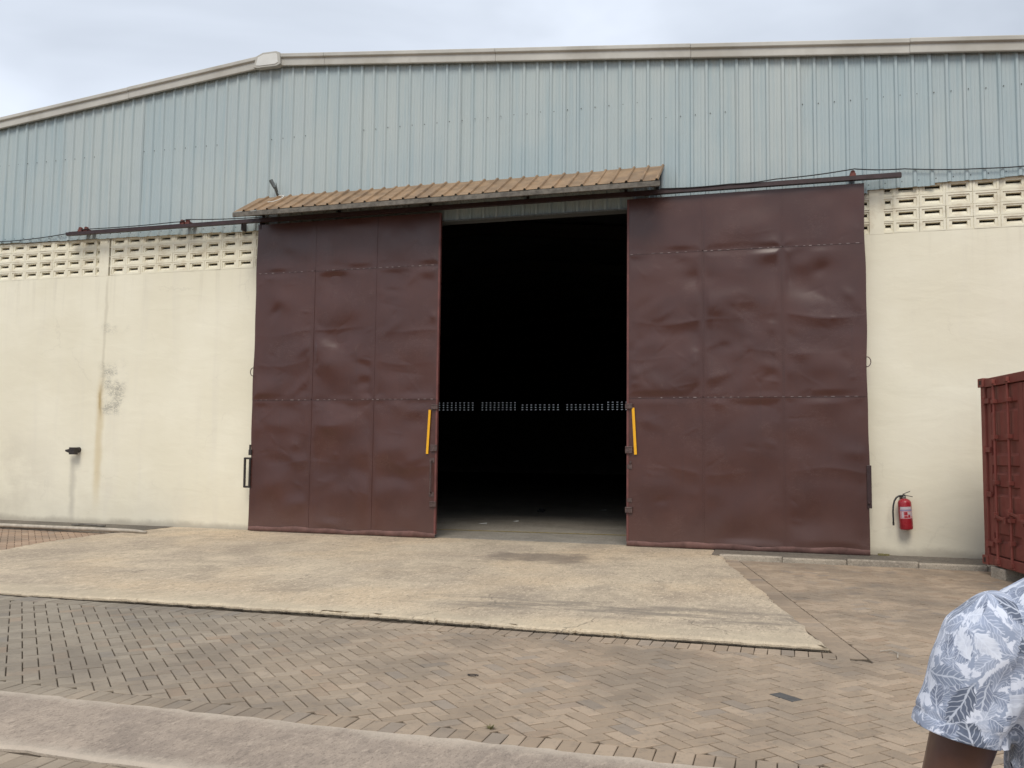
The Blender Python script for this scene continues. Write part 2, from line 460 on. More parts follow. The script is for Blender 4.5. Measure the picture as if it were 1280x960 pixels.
MAT = dict(
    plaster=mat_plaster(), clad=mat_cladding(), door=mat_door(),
    apron=mat_concrete('apron_concrete', (0.62, 0.51, 0.37), (0.43, 0.352, 0.268), (0.62, 0.475, 0.315), 0.26, apron=True),
    road=mat_concrete('strip_concrete', (0.44, 0.355, 0.28), (0.31, 0.252, 0.205), (0.44, 0.345, 0.26), 0.45, road=True),
    kerb=mat_concrete('kerb_concrete', (0.46, 0.40, 0.32), (0.32, 0.28, 0.23), (0.46, 0.385, 0.29), 0.4),
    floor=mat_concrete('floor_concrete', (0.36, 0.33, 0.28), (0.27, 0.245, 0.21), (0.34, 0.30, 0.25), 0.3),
    footing=mat_concrete('footing_concrete', (0.22, 0.19, 0.155), (0.14, 0.125, 0.105), (0.24, 0.195, 0.15), 0.4),
    paver=mat_paver(False), paver_j=mat_paver(True),
    sand=simple('joint_sand', (0.085, 0.066, 0.048), 0.95, var=0.35, nscale=14, bump=0.4, spec=0.1),
    shadow_soil=simple('edge_shadow_soil', (0.075, 0.058, 0.042), 0.95, var=0.4, nscale=22, bump=0.6, spec=0.1),
    earth=simple('earth', (0.22, 0.17, 0.12), 0.95, var=0.3, nscale=0.6, bump=0.3, spec=0.1),
    dark_paver=simple('oil_dark_paver', (0.09, 0.085, 0.08), 0.85, nscale=30, bump=0.4),
    fascia=simple('fascia_paint', (0.50, 0.48, 0.43), 0.5, var=0.10, nscale=1.5, dirt=(0.36, 0.33, 0.27)),
    ridge=simple('ridge_plate', (0.68, 0.67, 0.63), 0.5, var=0.06, nscale=2),
    canopy=simple('tan_canopy_paint', (0.285, 0.185, 0.105), 0.6, var=0.25, nscale=3.5, dirt=(0.19, 0.13, 0.085)),
    timber=simple('grey_timber', (0.14, 0.125, 0.105), 0.85, var=0.3, nscale=12, bump=0.3),
    rail=simple('rail_maroon', (0.035, 0.016, 0.016), 0.5, var=0.2),
    bracket=simple('bracket_rust', (0.14, 0.04, 0.03), 0.7, var=0.3, nscale=30),
    edge=simple('door_edge_red', (0.135, 0.045, 0.038), 0.5, var=0.2, nscale=6),
    seam=simple('weld_scuff', (0.20, 0.15, 0.14), 0.5, var=0.3, nscale=40),
    flap=simple('faded_flap', (0.175, 0.095, 0.082), 0.8, var=0.25, nscale=6, dirt=(0.17, 0.09, 0.08)),
    steel=simple('dull_steel', (0.10, 0.065, 0.058), 0.45, 0.3, var=0.3, nscale=30),
    iron=simple('dark_iron', (0.035, 0.028, 0.026), 0.6, 0.2, var=0.3, nscale=25),
    yellow=simple('yellow_reflector', (0.80, 0.40, 0.008), 0.4, var=0.05, nscale=20),
    red=simple('extinguisher_red', (0.32, 0.016, 0.026), 0.32, var=0.10, nscale=12),
    rubber=simple('black_rubber', (0.022, 0.022, 0.024), 0.5, var=0.2, nscale=20),
    chrome=simple('valve_metal', (0.28, 0.26, 0.24), 0.35, 0.8, var=0.2, nscale=30),
    label=simple('label_white', (0.48, 0.44, 0.46), 0.45, var=0.06, nscale=40),
    label_pink=simple('label_print', (0.52, 0.26, 0.28), 0.45, var=0.2, nscale=90),
    label_blue=simple('label_blue_print', (0.26, 0.24, 0.36), 0.45, var=0.1, nscale=60),
    container=mat_container(),
    cont_dark=simple('container_gasket', (0.03, 0.018, 0.017), 0.7, var=0.3),
    cont_floor=simple('container_plywood', (0.20, 0.13, 0.07), 0.8),
    cable=simple('black_cable', (0.012, 0.012, 0.014), 0.5),
    grey=simple('grey_metal', (0.14, 0.15, 0.145), 0.5, 0.4, var=0.2, nscale=25),
    wire=simple('white_wire', (0.72, 0.70, 0.64), 0.5),
    trim=simple('pale_trim', (0.40, 0.42, 0.40), 0.5, var=0.15, nscale=4),
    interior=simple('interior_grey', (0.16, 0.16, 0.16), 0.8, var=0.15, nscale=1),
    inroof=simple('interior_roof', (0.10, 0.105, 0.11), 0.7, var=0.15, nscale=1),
    line=simple('faded_yellow_line', (0.32, 0.24, 0.06), 0.8, var=0.4, nscale=12),
    pipe=simple('pale_pipe', (0.42, 0.37, 0.30), 0.6, var=0.2, nscale=8),
    skin=simple('dark_brown_skin', (0.105, 0.048, 0.032), 0.40, var=0.16, nscale=14, bump=0.05),
    hair=simple('black_hair', (0.012, 0.010, 0.009), 0.8, var=0.3, nscale=80, bump=0.6),
    eye=simple('eye_white', (0.7, 0.68, 0.64), 0.2, var=0.03),
    trouser=simple('navy_trousers', (0.035, 0.04, 0.055), 0.85, var=0.2, nscale=30, bump=0.2),
    shoe=simple('black_shoe', (0.02, 0.018, 0.016), 0.4),
    shirt=mat_shirt(), weed=mat_grass(),
    litter=simple('white_litter', (0.6, 0.6, 0.58), 0.6),
    moss=simple('yellow_moss', (0.17, 0.145, 0.06), 0.9, var=0.4, nscale=60, bump=0.5),
)


# ---------------------------------------------------------------- mesh helpers
class MB:
    def __init__(self):
        self.v, self.f = [], []

    def add(self, vs, fs):
        o = len(self.v)
        self.v += [tuple(p) for p in vs]
        self.f += [tuple(i + o for i in f) for f in fs]
        return self

    def box(self, x0, x1, y0, y1, z0, z1, mtx=None):
        vs = [(x0, y0, z0), (x1, y0, z0), (x1, y1, z0), (x0, y1, z0), (x0, y0, z1), (x1, y0, z1), (x1, y1, z1), (x0, y1, z1)]
        if mtx is not None:
            vs = [mtx @ Vector(p) for p in vs]
        return self.add(vs, [(0, 3, 2, 1), (4, 5, 6, 7), (0, 1, 5, 4), (1, 2, 6, 5), (2, 3, 7, 6), (3, 0, 4, 7)])

    def bar(self, a, b, w, h, up=(0, 0, 1)):
        a, b = Vector(a), Vector(b)
        d = (b - a).normalized()
        s = d.cross(Vector(up))
        if s.length < 1e-4:
            s = d.cross(Vector((0, 1, 0)))
        s.normalize()
        t = s.cross(d)
        s, t = s * w / 2, t * h / 2
        vs = [a - s - t, a + s - t, a + s + t, a - s + t, b - s - t, b + s - t, b + s + t, b - s + t]
        return self.add(vs, [(0, 1, 2, 3), (7, 6, 5, 4), (0, 4, 5, 1), (1, 5, 6, 2), (2, 6, 7, 3), (3, 7, 4, 0)])

    def tube(self, pts, rad, n=10, cap=True):
        pts = [Vector(p) for p in pts]
        rads = rad if isinstance(rad, (list, tuple)) else [rad] * len(pts)
        ring = []
        prev = None
        for i, p in enumerate(pts):
            d = (pts[min(i + 1, len(pts) - 1)] - pts[max(i - 1, 0)]).normalized()
            if prev is None:
                s = d.cross(Vector((0, 0, 1)))
                if s.length < 1e-3:
                    s = d.cross(Vector((0, 1, 0)))
            else:
                s = prev - d * prev.dot(d)
            s.normalize()
            prev = s
            t = d.cross(s)
            ring.append([p + (s * math.cos(2 * math.pi * k / n) + t * math.sin(2 * math.pi * k / n)) * rads[i] for k in range(n)])
        o = len(self.v)
        for rr in ring:
            self.v += [tuple(p) for p in rr]
        for i in range(len(pts) - 1):
            for k in range(n):
                a = o + i * n + k
                b = o + i * n + (k + 1) % n
                self.f.append((a, b, b + n, a + n))
        if cap:
            self.f.append(tuple(o + k for k in reversed(range(n))))
            e = o + (len(pts) - 1) * n
            self.f.append(tuple(e + k for k in range(n)))
        return self

    def prism(self, poly, z0, z1):
        n = len(poly)
        vs = [(x, y, z0) for x, y in poly] + [(x, y, z1) for x, y in poly]
        fs = [tuple(range(n, 2 * n)), tuple(reversed(range(n)))]
        fs += [(i, (i + 1) % n, (i + 1) % n + n, i + n) for i in range(n)]
        return self.add(vs, fs)

    def prism_y(self, poly, y0, y1):
        n = len(poly)
        vs = [(x, y0, z) for x, z in poly] + [(x, y1, z) for x, z in poly]
        fs = [tuple(range(n)), tuple(reversed(range(n, 2 * n)))]
        fs += [(i, i + n, (i + 1) % n + n, (i + 1) % n) for i in range(n)]
        return self.add(vs, fs)

    def mesh(self, name):
        me = bpy.data.meshes.new(name)
        me.from_pydata(self.v, [], self.f)
        me.update()
        return me

    def build(self, name, mat, parent=None, smooth=False, bevel=0.0, fix=True):
        me = self.mesh(name)
        return mk(name, me, mat, parent, smooth, bevel, fix)


def mk(name, me, mat, parent=None, smooth=False, bevel=0.0, fix=True):
    if fix:
        bm = bmesh.new()
        bm.from_mesh(me)
        bmesh.ops.recalc_face_normals(bm, faces=bm.faces)
        bm.to_mesh(me)
        bm.free()
    if mat and not me.materials:
        me.materials.append(MAT[mat] if isinstance(mat, str) else mat)
    o = bpy.data.objects.new(name, me)
    COL.objects.link(o)
    o.parent = parent
    if smooth:
        for p in me.polygons:
            p.use_smooth = True
    if smooth == 'auto':
        try:
            me.set_sharp_from_angle(angle=math.radians(35))
        except Exception:
            pass
    if bevel:
        b = o.modifiers.new('bevel', 'BEVEL')
        b.width = bevel
        b.segments = 2
        b.limit_method = 'ANGLE'
    return o


def empty(name, loc=(0, 0, 0), rotz=0.0, parent=None):
    o = bpy.data.objects.new(name, None)
    COL.objects.link(o)
    o.location = loc
    o.rotation_euler = (0, 0, rotz)
    o.parent = parent
    o.empty_display_size = 0.2
    return o


def tag(o, label=None, cat=None, group=None, kind=None):
    if label:
        o['label'] = label
    if cat:
        o['category'] = cat
    if group:
        o['group'] = group
    if kind:
        o['kind'] = kind
    return o


def project(p):
    d = Vector(p) - CAM
    z = d.dot(fw)
    if z < 0.2:
        return None
    return 640 + FPX * d.dot(RT) / z, 480 - FPX * d.dot(UP) / z, z


# ---------------------------------------------------------------- ground
def zp(y):          # yard paving level
    return -0.05 + 0.008 * y


def za(y):          # apron surface level
    return -0.004 + 0.0095 * y


g = MB()
g.add([(-700, -700, -0.75), (700, -700, -0.75), (700, 900, -0.75), (-700, 900, -0.75)], [(0, 1, 2, 3)])
tag(g.build('ground', 'earth', fix=False), 'bare earth ground stretching to the horizon', 'ground', kind='structure')

yard = MB()
yard.add([(-45, -60, zp(-60) - 0.012), (55, -60, zp(-60) - 0.012), (55, -0.02, zp(0) - 0.012), (-45, -0.02, zp(0) - 0.012),
          (-45, -60, -0.9), (55, -60, -0.9), (55, -0.02, -0.9), (-45, -0.02, -0.9)],
         [(0, 1, 2, 3), (0, 4, 5, 1), (1, 5, 6, 2), (3, 7, 4, 0)])
yard_o = yard.build('paved_yard', 'sand')
tag(yard_o, 'yard paved with herringbone clay-coloured blocks in front of the warehouse', 'pavement', kind='structure')

# apron (concrete ramp) outline; right side runs oblique
AX0, AX1 = (8.33, -0.30), (9.735, -7.0)


def jit(a, b, n, amp):
    out = []
    for i in range(n):
        t = i / n
        out.append((a[0] + (b[0] - a[0]) * t + random.gauss(0, amp), a[1] + (b[1] - a[1]) * t + random.gauss(0, amp)))
    return out


outline = []
outline += jit((-16, -7.05), (1.5, -7.06), 40, 0.012)
outline += jit((1.5, -7.06), (5.0, -6.93), 70, 0.011)
outline += jit((5.0, -6.93), (8.4, -7.02), 110, 0.013)
outline += jit((8.4, -7.02), AX1, 30, 0.006)
outline += jit(AX1, AX0, 60, 0.010)
outline = [(x + 0.012 * math.sin(y * 4.1), y + (0.02 * math.sin(x * 2.3) + 0.012 * math.sin(x * 6.7)) * (y < -6.5)) for x, y in outline]
outline += [(8.31, -0.02), (-1.72, -0.02)]
outline += jit((-1.72, -0.30), (-1.98, -1.6), 10, 0.015)
outline += jit((-1.98, -1.6), (-1.88, -3.0), 12, 0.015)
outline += jit((-1.88, -3.0), (-1.62, -4.1), 10, 0.015)
outline += jit((-1.62, -4.1), (-3.2, -4.75), 10, 0.015)
outline += jit((-3.2, -4.75), (-16, -5.4), 20, 0.02)
nA = len(outline)
cx = sum(p[0] for p in outline) / nA
ins = []
for i in range(nA):
    a, b, c = outline[i - 1], outline[i], outline[(i + 1) % nA]
    tx, ty = c[0] - a[0], c[1] - a[1]
    L = math.hypot(tx, ty) or 1
    w = 0.025 + random.random() * 0.02
    ins.append((b[0] - ty / L * w, b[1] + tx / L * w))
ap = MB()
ap.v = [(x, y, za(y)) for x, y in ins] + [(x, y, za(y) - 0.012 - random.random() * 0.008) for x, y in outline] + [(x, y, za(y) - 0.16) for x, y in outline]
ap.f = [tuple(range(nA))]
for i in range(nA):
    j = (i + 1) % nA
    ap.f += [(i + nA, j + nA, j, i), (i + 2 * nA, j + 2 * nA, j + nA, i + nA)]
me = ap.mesh('concrete_apron')
bm = bmesh.new()
bm.from_mesh(me)
bmesh.ops.triangulate(bm, faces=[f for f in bm.faces if len(f.verts) > 4])
bm.to_mesh(me)
bm.free()
apron = mk('concrete_apron', me, 'apron', None)
tag(apron, 'broad stained concrete apron ramping up to the open doorway', 'apron', kind='structure')

dl_v, dl_f = [], []  # dirt strip whose dark colour also paints the shadow line under the apron edge
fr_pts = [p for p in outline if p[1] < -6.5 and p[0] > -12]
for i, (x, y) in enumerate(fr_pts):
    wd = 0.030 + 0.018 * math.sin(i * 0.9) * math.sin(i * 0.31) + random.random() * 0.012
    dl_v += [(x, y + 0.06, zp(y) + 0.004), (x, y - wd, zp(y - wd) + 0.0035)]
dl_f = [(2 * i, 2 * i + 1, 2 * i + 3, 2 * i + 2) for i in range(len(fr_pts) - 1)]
dme = bpy.data.meshes.new('edge_shadow_dirt')
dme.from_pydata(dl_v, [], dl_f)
mk('edge_shadow_dirt', dme, 'shadow_soil', apron, fix=False)

# concrete strip across the foreground
rd = []
rd += jit((-20, -10.97), (22, -10.95), 420, 0.010)
rd += jit((22, -10.06), (-20, -10.07), 420, 0.010)
nR = len(rd)
rm = MB()
cy = -10.51
rm.v = [(x, y + (0.03 if y < cy else -0.03), zp(y) + 0.014) for x, y in rd] + [(x, y, zp(y) + 0.002) for x, y in rd] + [(x, y, zp(y) - 0.1) for x, y in rd]
rm.f = [(i, i + 1, nR - 2 - i, nR - 1 - i) for i in range(nR // 2 - 1)]
for i in range(nR):
    j = (i + 1) % nR
    rm.f += [(i + nR, j + nR, j, i), (i + 2 * nR, j + 2 * nR, j + nR, i + nR)]
road = rm.build('road_strip', 'road')
tag(road, 'worn concrete strip crossing the paving in the foreground', 'road', kind='structure')

# ---- pavers
PW, PL, GAP = 0.1035, 0.207, 0.0085


def clip(poly, a, b, c):     # keep a*x+b*y<=c
    out = []
    n = len(poly)
    for i in range(n):
        p, q = poly[i], poly[(i + 1) % n]
        dp, dq = a * p[0] + b * p[1] - c, a * q[0] + b * q[1] - c
        if dp <= 0:
            out.append(p)
        if dp * dq < 0:
            t = dp / (dp - dq)
            out.append((p[0] + (q[0] - p[0]) * t, p[1] + (q[1] - p[1]) * t))
    return out


def area(poly):
    return 0.5 * sum(poly[i - 1][0] * poly[i][1] - poly[i][0] * poly[i - 1][1] for i in range(len(poly)))


def herring(x0, x1, y0, y1):
    """45 degree herringbone rectangles (as 4-point polygons) over a box"""
    c45 = math.sqrt(0.5)
    mx, my = (x0 + x1) / 2, (y0 + y1) / 2
    R = int(max(x1 - x0, y1 - y0) / PW * 0.75) + 6
    hw = PW
    out = []
    for i in range(-R, R):
        for j in range(-R, R):
            m = (i - j) % 4
            if m == 0:
                q = (i, j, i + 2, j + 1)
            elif m == 3:
                q = (i, j, i + 1, j + 2)
            else:
                continue
            g_ = GAP / 2 / hw
            a = [(q[0] + g_, q[1] + g_), (q[2] - g_, q[1] + g_), (q[2] - g_, q[3] - g_), (q[0] + g_, q[3] - g_)]
            P = [(mx + (u - v) * hw * c45, my + (u + v) * hw * c45) for u, v in a]
            ccx, ccy = sum(p[0] for p in P) / 4, sum(p[1] for p in P) / 4
            if x0 < ccx < x1 and y0 < ccy < y1:
                out.append((P, (ccx, ccy)))
    return out


# line right of apron: offset band
bdx, bdy = AX1[0] - AX0[0], AX1[1] - AX0[1]
bl = math.hypot(bdx, bdy)
nx_, ny_ = -bdy / bl, bdx / bl            # points right
if nx_ < 0:
    nx_, ny_ = -nx_, -ny_
cband = nx_ * AX1[0] + ny_ * AX1[1] + 0.245
polys = []
YH1, YH2 = -7.288, -9.855
for P, (px, py) in herring(-9, 17.5, -10.1, -0.9):
    if px > 10.12:
        Q = clip(clip(P, 0, -1, -YH2), 0, 1, -1.10)
    elif py < YH1 + 0.02:
        Q = clip(clip(P, 0, 1, YH1), 0, -1, -YH2)
    else:
        if nx_ * px + ny_ * py < cband - 0.2:
            continue
        Q = clip(clip(clip(P, -nx_, -ny_, -cband), 0, 1, -1.10), 0, -1, -YH1)
    if len(Q) >= 3 and abs(area(Q)) > 0.0016:
        polys.append(Q)
for P, (px, py) in herring(2.0, 13.5, -15.6, -11.1):
    Q = clip(P, 0, 1, -11.19)
    if len(Q) >= 3 and abs(area(Q)) > 0.0016:
        polys.append(Q)
for P, (px, py) in herring(-9.5, -1.3, -5.5, -1.12):
    Q = clip(P, 0, 1, -1.16)
    if len(Q) >= 3 and abs(area(Q)) > 0.0016:
        polys.append(Q)


def rect_poly(cx_, cy_, ang, l, w):
    ca, sa = math.cos(ang), math.sin(ang)
    return [(cx_ + ca * u - sa * v, cy_ + sa * u + ca * v) for u, v in ((-l / 2, -w / 2), (l / 2, -w / 2), (l / 2, w / 2), (-l / 2, w / 2))]


for yc in (-7.180, -9.96, -11.08):        # soldier courses beside apron and strip
    x = -9.0
    while x < 17.5:
        xe = 9.93 if yc > -8 else 99
        if x < xe:
            polys.append(rect_poly(x, yc + random.gauss(0, 0.003), math.pi / 2 + random.gauss(0, 0.012), PL - 0.005, PW - 0.006))
        x += PW
t = 0.15
ang = math.atan2(ny_, nx_)
while t < bl + 0.2:                        # course along the oblique side of the apron
    polys.append(rect_poly(AX0[0] + bdx / bl * t + nx_ * 0.128, AX0[1] + bdy / bl * t + ny_ * 0.128, ang, PL + 0.01, PW * 2 - 0.007))
    t += PW * 2


def paver_geo(Q, cx_, cy_):
    """chamfered block, top at z=0, local to its centre"""
    if area(Q) < 0:
        Q = Q[::-1]
    loc = [(x - cx_, y - cy_) for x, y in Q]
    n = len(loc)
    top = []
    for x, y in loc:
        d = math.hypot(x, y)
        k = max(0.5, 1 - 0.0070 / max(d, 1e-4))
        top.append((x * k, y * k))
    vs = [(x, y, 0.0) for x, y in top] + [(x, y, -0.0035) for x, y in loc] + [(x, y, -0.03) for x, y in loc]
    fs = [tuple(range(n))]
    for i in range(n):
        j = (i + 1) % n
        fs += [(i + n, j + n, j, i), (i + 2 * n, j + 2 * n, j + n, i + n)]
    return vs, fs


items = []
for Q in polys:
    cx_, cy_ = sum(p[0] for p in Q) / len(Q), sum(p[1] for p in Q) / len(Q)
    pr = project((cx_, cy_, zp(cy_)))
    score = 0
    if pr and 4 < pr[0] < 1276 and pr[1] < 955 and not (pr[0] > 1135 and pr[1] > 745):
        PP = [project((x, y, zp(y))) for x, y in Q]
        score = abs(area([(p[0], p[1]) for p in PP])) if all(PP) else 0
        if -10.95 < cy_ < -10.08 or (cy_ < -11 and pr[0] > 165):
            score = 0
    items.append((score, Q, cx_, cy_))
items.sort(key=lambda t_: -t_[0])
tilt = math.atan(0.008)
shared = {}
dark_done = False
rest_v, rest_f, rest_t = [], [], []
dark_i = min(range(300), key=lambda i: math.hypot(items[i][2] - 9.449, items[i][3] + 8.487))
for k, (score, Q, cx_, cy_) in enumerate(items):
    dz = random.gauss(0, 0.0012)
    rx, ry = random.gauss(0, 0.006), random.gauss(0, 0.006)
    vs, fs = paver_geo(Q, cx_, cy_)
    if k < 300 and score > 0:
        key = tuple((round(x, 3), round(y, 3)) for x, y, z in vs)
        if key not in shared:
            me = bpy.data.meshes.new('paver')
            me.from_pydata(vs, [], fs)
            me.materials.append(MAT['paver'])
            shared[key] = me
        me = shared[key]
        if k == dark_i:
            me = me.copy()
            me.materials.clear()
            me.materials.append(MAT['dark_paver'])
        o = bpy.data.objects.new('paver', me)
        COL.objects.link(o)
        o.parent = yard_o
        o.location = (cx_, cy_, zp(cy_) + dz)
        o.rotation_euler = (tilt + rx, ry, 0)
    else:
        o0 = len(rest_v)
        t_ = random.random()
        for x, y, z in vs:
            rest_v.append((cx_ + x, cy_ + y, zp(cy_) + z + dz + (0.008 + rx) * y - ry * x))
        for f in fs:
            rest_f.append(tuple(i + o0 for i in f))
            rest_t.append(t_)
me = bpy.data.meshes.new('paver_field')
me.from_pydata(rest_v, [], rest_f)
at = me.attributes.new('tone', 'FLOAT', 'FACE')
at.data.foreach_set('value', rest_t)
pf = mk('paver_field', me, 'paver_j', yard_o, fix=False)
tag(pf, kind='stuff')

# footing strips and kerbs along the wall
fo = MB()
fo.box(-16.5, -1.75, -1.05, -0.001, -0.3, -0.005)
tag(fo.build('wall_path', 'footing'), 'dark dusty strip at the foot of the cream wall left of the doors', 'path', kind='structure')
fo = MB()
fo.box(8.34, 17.0, -0.94, -0.001, -0.3, 0.0)
tag(fo.build('wall_path', 'footing'), 'dusty strip at the foot of the cream wall right of the doors', 'path', kind='structure')
ke = empty('kerb', (8.5, -1.0, 0))
tag(ke, 'low concrete kerb at the foot of the right wall', 'kerb', kind='structure')
x = 8.46
while x < 16:
    L = random.uniform(0.86, 0.98)
    m = MB()
    dy = random.gauss(0, 0.008)
    dzk = random.gauss(0, 0.004)
    m.box(x - 8.5, x + L - 0.004 - 8.5, -0.06 + dy, 0.06 + dy, -0.25, 0.014 + dzk)
    m.build('kerb_stone', 'kerb', ke, bevel=0.016)
    x += L
kl = empty('kerb', (-6, -1.1, 0))
tag(kl, 'thin concrete edging at the foot of the left wall', 'kerb', kind='structure')
x = -12.0
while x < -2.5:
    L = random.uniform(0.95, 1.02)
    m = MB()
    m.box(x + 6, x + 6 + L - 0.012, -0.045, 0.045, -0.25, 0.012 + random.gauss(0, 0.004))
    m.build('kerb_stone', 'kerb', kl, bevel=0.012)
    x += L

# ---------------------------------------------------------------- warehouse
WH = empty('warehouse', (0, 0, 0))
tag(WH, 'wide warehouse with pale blue metal gable, cream walls and maroon sliding doors', 'warehouse')
HX0, HX1, RX = -24.0, 24.2, 0.1
DEPTH = 55.0


def roofz(x):
    return 8.93 - 0.097 * abs(x - RX)


VP = 0.366
ROWS = [4.90 + 0.192 * k for k in range(4)]
left_cols = [-0.018 - 0.364 * k for k in range(10)] + [-4.011 - 0.356 * k for k in range(34)]
right_cols = [11.223 + 0.370 * k for k in range(14)]
left_cols = [c for c in left_cols if c > -15.8]
right_cols = [c for c in right_cols if c < 16.0]


def vent_block_mesh(w, h, ow):
    m = MB()
    g_ = 0.003
    A = [(-w / 2 + g_, g_), (w / 2 - g_, g_), (w / 2 - g_, h - g_), (-w / 2 + g_, h - g_)]
    fw_, fh = w * 0.80, 0.132
    zc = h / 2
    B = [(-fw_ / 2, zc - fh / 2), (fw_ / 2, zc - fh / 2), (fw_ / 2, zc + fh / 2), (-fw_ / 2, zc + fh / 2)]
    oh = 0.082
    O = [(-ow / 2, zc - oh / 2), (ow / 2, zc - oh / 2), (ow / 2, zc + oh / 2), (-ow / 2, zc + oh / 2)]
    loops = [(A, 0.11), (A, 0.0), (B, 0.0), ([(x * 0.985, zc + (z - zc) * 0.95) for x, z in B], 0.013), (O, 0.013), (O, 0.12)]
    o = 0
    for L, y in loops:
        m.v += [(x, y, z) for x, z in L]
    for k in range(len(loops) - 1):
        for i in range(4):
            j = (i + 1) % 4
            m.f.append((k * 4 + i, k * 4 + j, k * 4 + 4 + j, k * 4 + 4 + i))
    # sloping sill inside the slot
    zb, zt = zc - oh / 2, zc + oh / 2
    m.add([(-ow / 2, 0.02, zb), (ow / 2, 0.02, zb), (ow / 2, 0.052, zb + 0.044), (-ow / 2, 0.052, zb + 0.044), (ow / 2, 0.12, zb + 0.05), (-ow / 2, 0.12, zb + 0.05)],
          [(0, 1, 2, 3), (3, 2, 4, 5)])
    return m.mesh('vent_block')


vb_full = vent_block_mesh(VP, 0.192, 0.212)
vb_half = vent_block_mesh(0.17, 0.192, 0.085)
for me in (vb_full, vb_half):
    me.materials.append(MAT['plaster'])
    bm = bmesh.new()
    bm.from_mesh(me)
    bmesh.ops.recalc_face_normals(bm, faces=bm.faces)
    bm.to_mesh(me)
    bm.free()


def wall_with_vents(x0, x1, cols, solid, pier):
    m = MB()
    m.box(x0, x1, 0.0, 0.22, -0.4, 4.90)
    for a, b in solid + [(x0, min(cols) - VP / 2 - 0.01)] * (min(cols) - x0 > 1 and x0 < 0) + [(max(cols) + VP / 2 + 0.01, x1)] * (x1 - max(cols) > 1 and x1 > 10):
        m.box(a, b, 0.0, 0.22, 4.90, 5.72)
    for a, b in ((min(cols) - VP / 2, max(cols) + VP / 2),):
        m.box(x0, x1, 0.02, 0.22, 5.668, 5.85)
        for z in ROWS[1:]:
            m.box(a, b, 0.007, 0.10, z - 0.006, z + 0.006)
        for c in cols:
            m.box(c - VP / 2 - 0.006, c - VP / 2 + 0.006, 0.0075, 0.10, 4.9, 5.668)
    w = m.build('wall', 'plaster', WH)
    for c in cols:
        for z in ROWS:
            o = bpy.data.objects.new('vent_block', vb_full)
            COL.objects.link(o)
            o.parent = w
            o.location = (c + random.gauss(0, 0.003), random.gauss(0.0, 0.0022), z)
            o.rotation_euler = (0, random.gauss(0, 0.006), random.gauss(0, 0.008))
    for c in pier[1]:
        for z in ROWS:
            o = bpy.data.objects.new('vent_block', vb_half)
            COL.objects.link(o)
            o.parent = w
            o.location = (c, 0.012 + random.gauss(0, 0.004), z + random.gauss(0, 0.004))
    for a, b in pier[0]:
        pm_ = MB()
        pm_.box(a, b, -0.0025, 0.2, 4.895, 5.70)
        pm_.build('pier', 'plaster', w)
    return w


wl = wall_with_vents(HX0, 1.8, left_cols, [(0.165, 1.8)], ([(-3.745, -3.52)], [-3.778]))
wr = wall_with_vents(8.8, HX1, right_cols, [(8.8, 10.55)], ([(10.69, 10.90)], [10.96, 10.62]))

# cladding sheets
cl = empty('cladding', (0, 0, 0), parent=WH)
RIB, PITCHX = 0.24, 0.067


def zbot(x):
    if x < 0:
        return 5.60 + 0.014 * min(7, -x)
    if x > 10.5:
        return 5.575 + 0.034 * min(4, x - 10.5)
    return 5.54


prof_unit = [(0.0, 0.031), (0.017, 0.031), (0.037, 0.0), (0.085, 0.0), (0.092, 0.0045), (0.102, 0.0045), (0.109, 0.0),
             (0.135, 0.0), (0.142, 0.0045), (0.152, 0.0045), (0.159, 0.0), (0.203, 0.0), (0.223, 0.031)]
for k in range(-26, 26):
    xs0 = PITCHX + k * 4 * RIB
    if xs0 > HX1 - 0.2 or xs0 + 0.96 < HX0 + 0.2:
        continue
    prof = []
    for q in range(4):
        prof += [(xs0 + q * RIB + a, b) for a, b in prof_unit]
    prof += [(xs0 + 4 * RIB, 0.031), (xs0 + 4 * RIB + 0.017, 0.0315), (xs0 + 4 * RIB + 0.036, 0.004)]
    off = 0.0025 * (k % 2)
    zb = zbot(xs0 + 0.48) + random.gauss(0, 0.006)
    m = MB()
    n = len(prof)
    lev = [0.0, 0.25, 0.5, 0.75, 1.0]
    bow = random.gauss(0, 0.008)
    for L in lev:
        for x, d in prof:
            z1 = roofz(x)
            m.v.append((x, -0.035 - off - d - bow * math.sin(math.pi * L), zb + (z1 - zb) * L))
    for i in range(len(lev) - 1):
        for j in range(n - 1):
            m.f.append((i * n + j, i * n + j + 1, (i + 1) * n + j + 1, (i + 1) * n + j))
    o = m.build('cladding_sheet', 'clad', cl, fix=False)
    s_ = o.modifiers.new('thickness', 'SOLIDIFY')
    s_.thickness = 0.001
# screws
sm = MB()
for q in range(-68, 68):
    x = PITCHX + q * RIB + 0.055
    if x < -7 or x > 14:
        continue
    for z in ((7.35 if x < 7.3 else 7.05) + random.gauss(0, 0.004), zbot(x) + 0.09):
        if z < 7 and -0.4 < x < 10.6:
            continue
        sm.tube([(x, -0.034, z), (x, -0.041, z)], 0.008, 6)
so = sm.build('screws', 'iron', cl)
tag(so, kind='stuff')
# trim below the cladding across the doorway
tm = MB()
tm.box(1.0, 9.6, -0.075, -0.062, 5.525, 5.548)
tm.box(1.0, 9.6, -0.062, -0.002, 5.525, 5.531)
tm.build('lintel_trim', 'grey', WH)
tm = MB()
tm.box(1.8, 8.8, 0.0, 0.22, 5.54, 5.85)
tm.build('lintel', 'inroof', WH)
# fascia along both verges
fa = empty('fascia', (0, 0, 0), parent=WH)


def fz(x):      # underside of the fascia at y=-0.14
    return 8.745 - 0.0965 * abs(x - RX)


